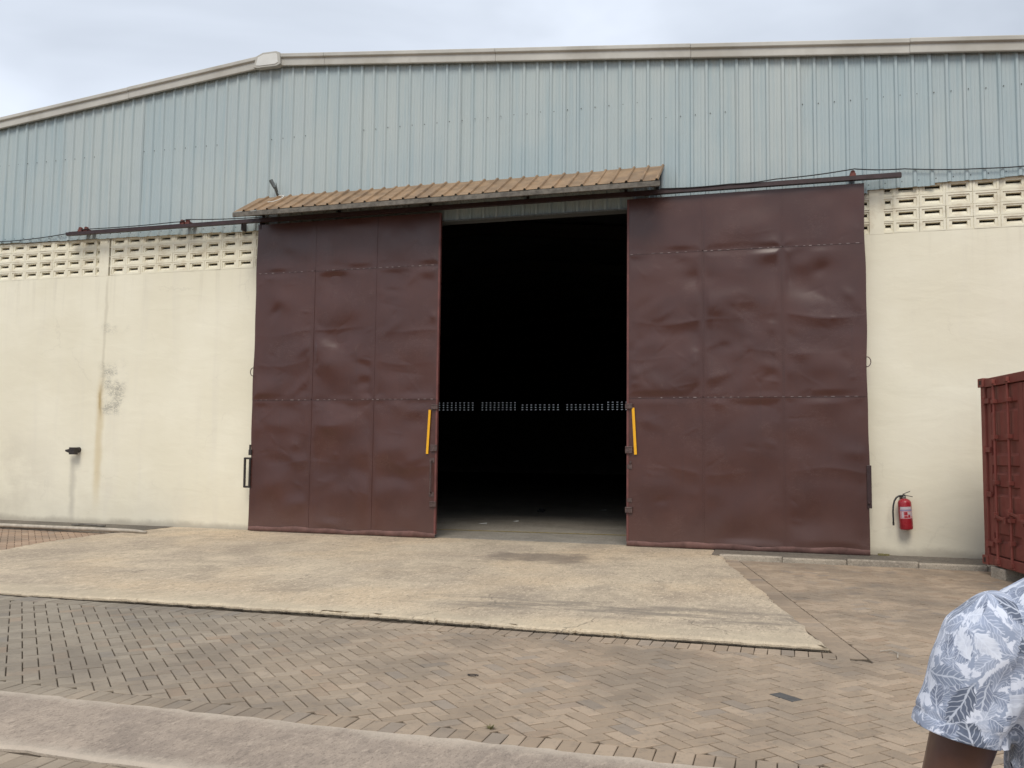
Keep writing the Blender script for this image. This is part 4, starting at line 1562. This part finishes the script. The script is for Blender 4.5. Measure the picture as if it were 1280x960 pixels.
dz0, dz1 = 0.15, CH - 0.135
for di in range(2):
    y0 = 0.155 + di * (CW / 2 - 0.152)
    y1 = y0 + CW / 2 - 0.162
    rec = [(0.30, 0.43), (0.90, 1.03), (1.18, 1.30), (1.42, 1.62), (1.98, 2.10)]
    prof = [(dz0, 0.0)]
    for a, b in rec:
        prof += [(a, 0.0), (a + 0.035, 0.034), (b - 0.012, 0.034), (b, 0.0)]
    prof += [(dz1, 0.0)]
    xd = 0.045
    m = MB()
    a0, a1 = y0 + 0.14, y1 - 0.11
    n = len(prof)
    m.v = [(xd + d, a0, z) for z, d in prof] + [(xd + d, a1, z) for z, d in prof]
    m.f = [(i, i + n, i + 1 + n, i + 1) for i in range(n - 1)]
    # frames either side
    m.box(xd - 0.004, xd + 0.05, y0, a0, dz0, dz1)
    m.box(xd - 0.004, xd + 0.05, a1, y1, dz0, dz1)
    m.box(xd + 0.036, xd + 0.05, a0, a1, dz0, dz1)
    d_ = part('door', m, bevel=0.004)
    gk = MB()
    gk.box(xd + 0.01, xd + 0.045, y0 - 0.022, y0 - 0.001, dz0, dz1)
    gk.box(xd + 0.01, xd + 0.045, y1 + 0.001, y1 + 0.022, dz0, dz1)
    part('gasket', gk, 'cont_dark', d_, 0)
    hy = (y1 + 0.0) if di == 1 else y0
    sg = 1 if di == 1 else -1
    for z in (0.28, 0.92, 1.50, 2.14):
        h = MB()
        h.box(0.012, 0.040, min(hy - sg * 0.12, hy + sg * 0.10), max(hy - sg * 0.12, hy + sg * 0.10), z - 0.032, z + 0.032)
        h.tube([(0.018, hy + sg * 0.045, z - 0.055), (0.018, hy + sg * 0.045, z + 0.055)], 0.019, 8)
        part('hinge', h, 'container', d_, 0.003)
    for yb in ((y1 - 0.30, y1 - 0.72) if di == 1 else (y0 + 0.30, y0 + 0.72)):
        b = MB()
        b.tube([(0.006, yb, 0.045), (0.006, yb, CH - 0.05)], 0.0175, 10)
        bar = part('locking_bar', b, 'container', CT, 0)
        for z, w_ in ((0.075, 0.05), (CH - 0.075, 0.05)):
            c_ = MB()
            c_.box(-0.026, 0.014, yb - w_, yb + 0.030, z - 0.028, z + 0.028)
            c_.box(-0.012, 0.014, yb - w_ - 0.03, yb + 0.06, z - 0.050, z - 0.030)
            part('cam', c_, 'container', bar, 0.004)
        for z in (0.34, 0.62, 1.08, 1.66, 2.12):
            c_ = MB()
            c_.box(-0.020, 0.043, yb - 0.040, yb + 0.040, z - 0.026, z + 0.026)
            part('bar_guide', c_, 'container', bar, 0.004)
        hd = MB()
        z = 0.66 if (yb - y0) > 0.6 else 0.72
        hd.bar((-0.022, yb, z), (-0.030, yb - sg * 0.30, z - 0.035), 0.012, 0.035, up=(0, 0, 1))
        hd.box(-0.036, 0.02, yb - 0.03, yb + 0.03, z - 0.04, z + 0.04)
        hd.box(-0.032, 0.045, yb - sg * 0.30 - 0.035, yb - sg * 0.30 + 0.035, z - 0.085, z + 0.0)
        part('handle', hd, 'container', bar, 0.004)
for (u, w_) in ((0.10, 0.30), (CW - 0.62, 0.34)):
    for k, xx in enumerate((0.02, CLn - 0.36)):
        b = MB()
        b.box(0, 0.30, 0, w_, -0.16, 0.072)
        o = b.build('support_block', 'kerb', None, bevel=0.012)
        pos = near + ydir * u + Vector((math.cos(rot), math.sin(rot), 0)) * xx
        o.location = (pos.x, pos.y, 0.0)
        o.rotation_euler = (0, 0, rot + random.gauss(0, 0.05))
        tag(o, ['concrete block under the near door corner of the red container', 'concrete block under the near rear corner of the red container',
                'concrete block under the wall-side door corner of the red container', 'concrete block under the wall-side rear corner of the red container'][(0 if u < 1 else 2) + k],
            'block', 'blocks under the container')

# ---------------------------------------------------------------- small litter, weeds
def tuft(x, y, z, r, n, h, label):
    m = MB()
    for _ in range(n):
        a = random.uniform(0, 6.283)
        b = random.uniform(0, r * 0.4)
        px, py = x + math.cos(a) * b, y + math.sin(a) * b
        l = random.uniform(0.4, 1.0) * h
        ox, oy = math.cos(a) * r * random.uniform(0.3, 1), math.sin(a) * r * random.uniform(0.3, 1)
        w_ = 0.004
        ca2, sa2 = -math.sin(a) * w_, math.cos(a) * w_
        m.add([(px - ca2, py - sa2, z), (px + ca2, py + sa2, z), (px + ox * 0.6 + ca2 * 0.7, py + oy * 0.6 + sa2 * 0.7, z + l * 0.8), (px + ox * 0.6 - ca2 * 0.7, py + oy * 0.6 - sa2 * 0.7, z + l * 0.8), (px + ox, py + oy, z + l)],
              [(0, 1, 2, 3), (3, 2, 4)])
    o = m.build('weed', 'weed', None, fix=False)
    tag(o, label, 'weed', 'weeds in the paving')


tuft(7.79, -9.80, zp(-9.8) - 0.005, 0.035, 26, 0.03, 'small dry weed in the paving near the foreground strip')
m = MB()
pts = [(7.30 + 0.036 * math.cos(a) * (1 + 0.2 * math.sin(3 * a)), -8.70 + 0.022 * math.sin(a), zp(-8.7) + 0.008) for a in np.linspace(0, 6.0, 14)]
m.tube(pts, 0.0035, 6)
tag(m.build('metal_ring', 'iron', smooth=True), 'small dark ring lying on the herringbone paving', 'ring')
m = MB()
for i in range(26):
    x = 10.72 + random.random() * 0.14
    y = -0.05 - random.random() * 0.08
    r = random.uniform(0.008, 0.025)
    m.box(x - r, x + r, y - r, y + r, -0.005, 0.005 + r * 0.9)
tag(m.build('moss_patch', 'moss', bevel=0.004), 'yellowish moss clump at the right door foot', 'moss', kind='stuff')
m = MB()
m.box(3.38, 3.56, 7.45, 7.6, 0.0, 0.05)
m.box(3.41, 3.53, 7.47, 7.58, 0.05, 0.085)
tag(m.build('dark_lump', 'rubber', bevel=0.02), 'small dark lump on the floor inside the doorway', 'lump')
for (x, y, s, lab) in ((3.40, 3.13, 0.09, 'leftmost white paper scrap on the floor inside the doorway'), (3.83, 4.08, 0.06, 'middle white paper scrap on the floor inside the doorway'),
                       (4.78, 8.9, 0.10, 'rightmost white paper scrap on the floor inside the doorway')):
    m = MB()
    m.add([(x - s, y - s * .5, 0.006), (x + s, y - s * .4, 0.006), (x + s * .8, y + s * .5, 0.03), (x - s * .7, y + s * .6, 0.012)], [(0, 1, 2), (0, 2, 3)])
    o = m.build('paper_scrap', 'litter', fix=False)
    o.modifiers.new('thickness', 'SOLIDIFY').thickness = 0.002
    tag(o, lab, 'scrap', 'paper scraps on the warehouse floor')
m = MB()
m.tube([(10.13, -6.92, zp(-6.9) + 0.01), (10.22, -6.85, zp(-6.9) + 0.012), (10.26, -6.95, zp(-6.9) + 0.01), (10.24, -7.12, zp(-7) + 0.01)], 0.004, 6)
tag(m.build('string_scrap', 'pipe', smooth=True), 'bit of pale string on the paving by the apron corner', 'string')

# ---------------------------------------------------------------- person (back turned, left side in view)
def ray(px, py):
    return fw + RT * ((px - 640) / FPX) + UP * ((480 - py) / FPX)


pd = 1.50
pc = CAM + ray(1384, 760) * pd
PZ = zp(pc.y)
pyaw = math.radians(9)
PR = empty('person', (pc.x, pc.y, PZ), pyaw)
tag(PR, 'person seen from behind in a white shirt with blue-grey leaf print', 'person')


def skin_mesh(name, verts, edges, radii, sub=2, root=0):
    me = bpy.data.meshes.new(name)
    me.from_pydata([Vector(v) for v in verts], edges, [])
    o = bpy.data.objects.new(name, me)
    COL.objects.link(o)
    sk = o.modifiers.new('skin', 'SKIN')
    sk.use_smooth_shade = True
    sk.branch_smoothing = 0.6
    lay = me.skin_vertices[0].data
    for i, r in enumerate(radii):
        lay[i].radius = r if isinstance(r, tuple) else (r, r)
        lay[i].use_root = (i == root)
    ss = o.modifiers.new('subdivision', 'SUBSURF')
    ss.levels = ss.render_levels = sub
    dg = bpy.context.evaluated_depsgraph_get()
    ev = o.evaluated_get(dg)
    out = bpy.data.meshes.new_from_object(ev)
    bpy.data.objects.remove(o)
    return out


V, E, Rr = [], [], []


def jv(p, r, link=None):
    V.append(p)
    Rr.append(r)
    i = len(V) - 1
    if link is not None:
        E.append((link, i))
    return i


pel = jv((0, 0, 0.90), (0.15, 0.115))
wst = jv((0, 0.005, 1.04), (0.128, 0.10), pel)
chs = jv((0, 0.0, 1.20), (0.138, 0.108), wst)
upc = jv((0, -0.005, 1.325), (0.125, 0.09), chs)
nkb = jv((0.01, 0.0, 1.40), 0.062, upc)
nk = jv((0.018, 0.015, 1.455), 0.057, nkb)
skl = jv((0.025, 0.03, 1.53), (0.070, 0.082), nk)
hd_ = jv((0.028, 0.03, 1.60), (0.074, 0.088), skl)
top = jv((0.028, 0.02, 1.66), (0.05, 0.06), hd_)
for s in (-1, 1):
    sh = jv((s * 0.165, 0.0, 1.325), 0.062, upc)
    el0 = jv((s * 0.205, -0.004, 1.22), 0.062, sh)
    ab = 0.255 if s < 0 else 0.235
    el = jv((s * ab, -0.005, 1.055), 0.048, el0)
    fo1 = jv((s * (ab - 0.005), 0.07, 0.985), 0.045, el)
    wr = jv((s * (ab - 0.03), 0.19, 0.90), 0.029, fo1)
    pm1 = jv((s * (ab - 0.04), 0.235, 0.872), (0.036, 0.02), wr)
    pm2 = jv((s * (ab - 0.045), 0.275, 0.845), (0.038, 0.016), pm1)
    for q, (off_, ln) in enumerate(((-0.030, 0.068), (-0.010, 0.078), (0.010, 0.074), (0.029, 0.058))):
        b0 = jv((s * (ab - 0.045) + off_, 0.285, 0.838), 0.0095, pm2)
        b1 = jv((s * (ab - 0.045) + off_ * 1.05, 0.285 + ln * 0.45, 0.838 - ln * 0.4), 0.0085, b0)
        b2 = jv((s * (ab - 0.045) + off_ * 1.05, 0.285 + ln * 0.62, 0.838 - ln * 0.95), 0.0075, b1)
    t1 = jv((s * (ab - 0.04) - s * 0.042, 0.245, 0.852), 0.0115, pm1)
    t2 = jv((s * (ab - 0.04) - s * 0.058, 0.278, 0.822), 0.0095, t1)
    t3 = jv((s * (ab - 0.04) - s * 0.055, 0.298, 0.800), 0.008, t2)
    hp = jv((s * 0.088, 0.0, 0.83), (0.088, 0.092), pel)
    kn = jv((s * 0.10, 0.012, 0.47), 0.058, hp)
    cf = jv((s * 0.102, -0.012, 0.33), 0.055, kn)
    an = jv((s * 0.105, -0.02, 0.085), 0.036, cf)
    hl = jv((s * 0.107, -0.03, 0.045), 0.036, an)
    toe = jv((s * 0.12, 0.15, 0.032), (0.042, 0.026), hl)
bme = skin_mesh('body', V, E, Rr, 2, pel)
body = mk('body', bme, 'skin', PR, smooth=True, fix=False)

# face, ears, hair
m = MB()
n_, k_ = 18, 12
for j in range(k_ + 1):
    th = math.pi * j / k_
    for i in range(n_):
        a = 2 * math.pi * i / n_
        x, y, z = 0.078 * math.sin(th) * math.cos(a), 0.098 * math.sin(th) * math.sin(a), 0.112 * math.cos(th)
        m.v.append((0.027 + x, 0.022 + y, 1.585 + z))
for j in range(k_):
    for i in range(n_):
        a, b = j * n_ + i, j * n_ + (i + 1) % n_
        y = m.v[a][1]
        zc_ = m.v[a][2]
        if y > 0.07 and zc_ < 1.655:
            continue
        if zc_ < 1.53 and y > -0.03:
            continue
        if zc_ < 1.50:
            continue
        m.f.append((a, b, b + n_, a + n_))
hair = m.build('hair', 'hair', PR, smooth=True, fix=False)
m = MB()
for s in (-1, 1):
    m.tube([(0.028 + s * 0.074, 0.028, 1.555), (0.028 + s * 0.086, 0.018, 1.575), (0.028 + s * 0.086, 0.012, 1.605), (0.028 + s * 0.074, 0.028, 1.615)], [0.010, 0.012, 0.013, 0.009], 8)
m.tube([(0.028, 0.108, 1.60), (0.028, 0.128, 1.568), (0.028, 0.112, 1.556)], [0.009, 0.016, 0.012], 8)
m.tube([(0.004, 0.110, 1.527), (0.028, 0.118, 1.526), (0.052, 0.110, 1.527)], [0.005, 0.008, 0.005], 8)
m.build('face_features', 'skin', PR, smooth=True)
m = MB()
for s in (-1, 1):
    m.tube([(0.028 + s * 0.030, 0.098, 1.596), (0.028 + s * 0.030, 0.112, 1.596)], [0.013, 0.007], 10)
m.build('eyes', 'eye', PR, smooth=True)


def loft(rings, closed_ends=False):
    m = MB()
    n = len(rings[0])
    for r_ in rings:
        m.v += [tuple(p) for p in r_]
    for i in range(len(rings) - 1):
        for k in range(n):
            a, b = i * n + k, i * n + (k + 1) % n
            m.f.append((a, b, b + n, a + n))
    if closed_ends:
        m.f.append(tuple(reversed(range(n))))
        m.f.append(tuple((len(rings) - 1) * n + k for k in range(n)))
    return m


def se(a, p):
    c, s_ = math.cos(a), math.sin(a)
    return math.copysign(abs(c) ** p, c), math.copysign(abs(s_) ** p, s_)


def shirt_union():
    parts = MB()
    N = 48
    rings = []
    for z, hw_, hd, yo, xo in ((0.83, 0.200, 0.145, 0.0, 0), (0.90, 0.190, 0.143, 0.0, 0), (1.02, 0.160, 0.130, 0.0, 0), (1.12, 0.150, 0.130, 0.0, 0), (1.20, 0.160, 0.133, -0.002, 0),
                               (1.27, 0.186, 0.128, -0.004, 0), (1.325, 0.186, 0.112, -0.006, 0), (1.358, 0.182, 0.098, -0.004, 0), (1.392, 0.136, 0.082, -0.002, 0.003), (1.417, 0.092, 0.070, 0.0, 0.008), (1.435, 0.070, 0.062, 0.002, 0.012)):
        ring = []
        for k in range(N):
            c, s_ = se(2 * math.pi * k / N, 0.82)
            ring.append((xo + hw_ * c, yo + hd * s_, z))
        rings.append(ring)
    t = loft(rings, True)
    parts.add(t.v, t.f)
    for s in (-1, 1):
        ax = [((0.120, 0.0, 1.335), 0.046, 0.070), ((0.160, 0.0, 1.325), 0.058, 0.080), ((0.190, 0.0, 1.297), 0.069, 0.086), ((0.210, -0.002, 1.247), 0.073, 0.087),
              ((0.220, -0.004, 1.195), 0.071, 0.086), ((0.232, -0.005, 1.165), 0.074, 0.086), ((0.236, -0.006, 1.146), 0.077, 0.087), ((0.243, -0.007, 1.112), 0.079, 0.088), ((0.250, -0.008, 1.080), 0.081, 0.088)]
        rings = []
        for i, (p, ra, rb) in enumerate(ax):
            a = Vector(ax[max(i - 1, 0)][0])
            b = Vector(ax[min(i + 1, len(ax) - 1)][0])
            d = (b - a)
            d.x *= s
            d.normalize()
            side = Vector((0, 1, 0)).cross(d).normalized()
            P = Vector((p[0] * s, p[1], p[2]))
            # hem slants: outer side higher
            ring = []
            for k in range(N):
                aa = 2 * math.pi * k / N
                q = P + side * ra * math.cos(aa) + Vector((0, 1, 0)) * rb * math.sin(aa)
                ring.append(q)
            rings.append(ring)
        t = loft(rings, True)
        parts.add(t.v, t.f)
    me = parts.mesh('shirt_src')
    bm = bmesh.new()
    bm.from_mesh(me)
    bmesh.ops.recalc_face_normals(bm, faces=bm.faces)
    bm.to_mesh(me)
    bm.free()
    o = bpy.data.objects.new('shirt_src', me)
    COL.objects.link(o)
    rmod = o.modifiers.new('remesh', 'REMESH')
    rmod.mode = 'VOXEL'
    rmod.voxel_size = 0.006
    sm_ = o.modifiers.new('smooth', 'SMOOTH')
    sm_.factor = 0.5
    sm_.iterations = 34
    dg = bpy.context.evaluated_depsgraph_get()
    out = bpy.data.meshes.new_from_object(o.evaluated_get(dg))
    bpy.data.objects.remove(o)
    return out


from mathutils import noise as mn
sme = shirt_union()
bm = bmesh.new()
bm.from_mesh(sme)
# open the hems and the neck
hem_c = {s: Vector((0.236 * s, -0.006, 1.146)) for s in (-1, 1)}
hem_d = {s: Vector((0.20 * s, -0.02, -1.0)).normalized() for s in (-1, 1)}
for s in (-1, 1):
    sel = [f for f in bm.faces if f.calc_center_median().x * s > 0.158 and 1.03 < f.calc_center_median().z < 1.21]
    geo = list({v for f in sel for v in f.verts}) + list({e for f in sel for e in f.edges}) + sel
    bmesh.ops.bisect_plane(bm, geom=geo, dist=1e-5, plane_co=hem_c[s], plane_no=hem_d[s])
    dead = [f for f in bm.faces if f.calc_center_median().x * s > 0.158 and 1.03 < f.calc_center_median().z < 1.21 and (f.calc_center_median() - hem_c[s]).dot(hem_d[s]) > 0]
    bmesh.ops.delete(bm, geom=dead, context='FACES')
for zc, no in ((0.855, -1), (1.425, 1)):
    geo = bm.verts[:] + bm.edges[:] + bm.faces[:]
    bmesh.ops.bisect_plane(bm, geom=geo, dist=1e-5, plane_co=(0, 0, zc), plane_no=(0, 0, no), clear_outer=True)
bm.normal_update()
for v in bm.verts:
    p = v.co
    s = -1 if p.x < 0 else 1
    arm = abs(p.x) - (0.158 + 0.03 * max(0, (1.33 - p.z)) / 0.2)
    k = min(1.0, max(0.0, (1.40 - p.z) / 0.10))
    w1 = mn.noise(Vector((p.x * 7, p.y * 7, p.z * 9)))
    w2 = mn.noise(Vector((p.x * 16 + p.z * 9, p.y * 15, p.z * 8 - p.x * 10)))
    # armhole seam and folds running from the armpit
    seam = math.exp(-(arm / 0.006) ** 2) * (1 if p.z > 1.13 else 0)
    fold = math.sin((p.z + abs(p.x) * 0.9) * 62 + 4 * w1) * math.exp(-((abs(p.x) - 0.17) / 0.05) ** 2) * math.exp(-((p.z - 1.20) / 0.09) ** 2)
    v.co += v.normal * (k * (0.006 * w1 + 0.0045 * w2) + 0.0065 * fold - 0.0042 * seam - 0.003 * math.exp(-(((p - hem_c[s]).dot(hem_d[s]) + 0.022) / 0.004) ** 2) * (abs(p.x) > 0.158))
uvl = bm.loops.layers.uv.new('UVMap')
for f in bm.faces:
    f.smooth = True
    c = f.calc_center_median()
    is_arm = abs(c.x) > 0.158 + 0.05 * max(0, (1.33 - c.z)) / 0.2 and c.z > 1.10
    s = -1 if c.x < 0 else 1
    for lp in f.loops:
        p = lp.vert.co
        if is_arm:
            ax = 0.205 * s + s * 0.15 * (1.25 - p.z)
            a = math.atan2(p.x - ax, -p.y)
            ac = math.atan2(c.x - ax, -c.y)
            while a - ac > math.pi:
                a -= 2 * math.pi
            while a - ac < -math.pi:
                a += 2 * math.pi
            lp[uvl].uv = (a * 0.08 + 3.3 * s, p.z * 1.02)
        else:
            a = math.atan2(p.x * 0.72, -p.y)
            ac = math.atan2(c.x * 0.72, -c.y)
            while a - ac > math.pi:
                a -= 2 * math.pi
            while a - ac < -math.pi:
                a += 2 * math.pi
            lp[uvl].uv = (a * 0.165, p.z)
sme2 = bpy.data.meshes.new('shirt')
bm.to_mesh(sme2)
bm.free()
sh_o = mk('shirt', sme2, 'shirt', PR, smooth=True, fix=False)
sd = sh_o.modifiers.new('thickness', 'SOLIDIFY')
sd.thickness = 0.0025
sd.offset = -1
# sewn hem bands on the sleeves
for s in (-1, 1):
    m = MB()
# collar
m = MB()
N = 36
rings = []
for z, hw_, hd, xo in ((1.405, 0.083, 0.073, 0.008), (1.445, 0.070, 0.066, 0.013), (1.450, 0.072, 0.068, 0.013), (1.412, 0.092, 0.082, 0.008)):
    rings.append([(xo + hw_ * math.cos(2 * math.pi * k / N), 0.004 + hd * math.sin(2 * math.pi * k / N), z - 0.012 * math.sin(2 * math.pi * k / N)) for k in range(N)])
c_ = loft(rings)
co = c_.build('collar', 'shirt', sh_o, smooth=True)
co.modifiers.new('thickness', 'SOLIDIFY').thickness = 0.002
# trousers and shoes
V2 = [(0, 0, 0.93), (0, 0, 0.86)]
E2 = [(0, 1)]
R2 = [(0.165, 0.125), (0.165, 0.125)]
for s in (-1, 1):
    i = len(V2)
    V2 += [(s * 0.092, 0, 0.74), (s * 0.10, 0.01, 0.47), (s * 0.105, -0.012, 0.25), (s * 0.107, -0.015, 0.07)]
    R2 += [(0.10, 0.105), 0.080, 0.076, 0.070]
    E2 += [(1, i), (i, i + 1), (i + 1, i + 2), (i + 2, i + 3)]
mk('trousers', skin_mesh('trousers', V2, E2, R2, 2, 0), 'trouser', PR, smooth=True, fix=False)
for s in (-1, 1):
    sme_ = skin_mesh('shoe', [(s * 0.107, -0.06, 0.05), (s * 0.107, 0.0, 0.055), (s * 0.113, 0.10, 0.045), (s * 0.122, 0.19, 0.035)], [(0, 1), (1, 2), (2, 3)], [(0.042, 0.048), (0.045, 0.055), (0.05, 0.044), (0.045, 0.032)], 2, 1)
    for v in sme_.vertices:
        v.co.z = max(v.co.z, 0.002)
    mk('shoe', sme_, 'shoe', PR, smooth=True, fix=False)
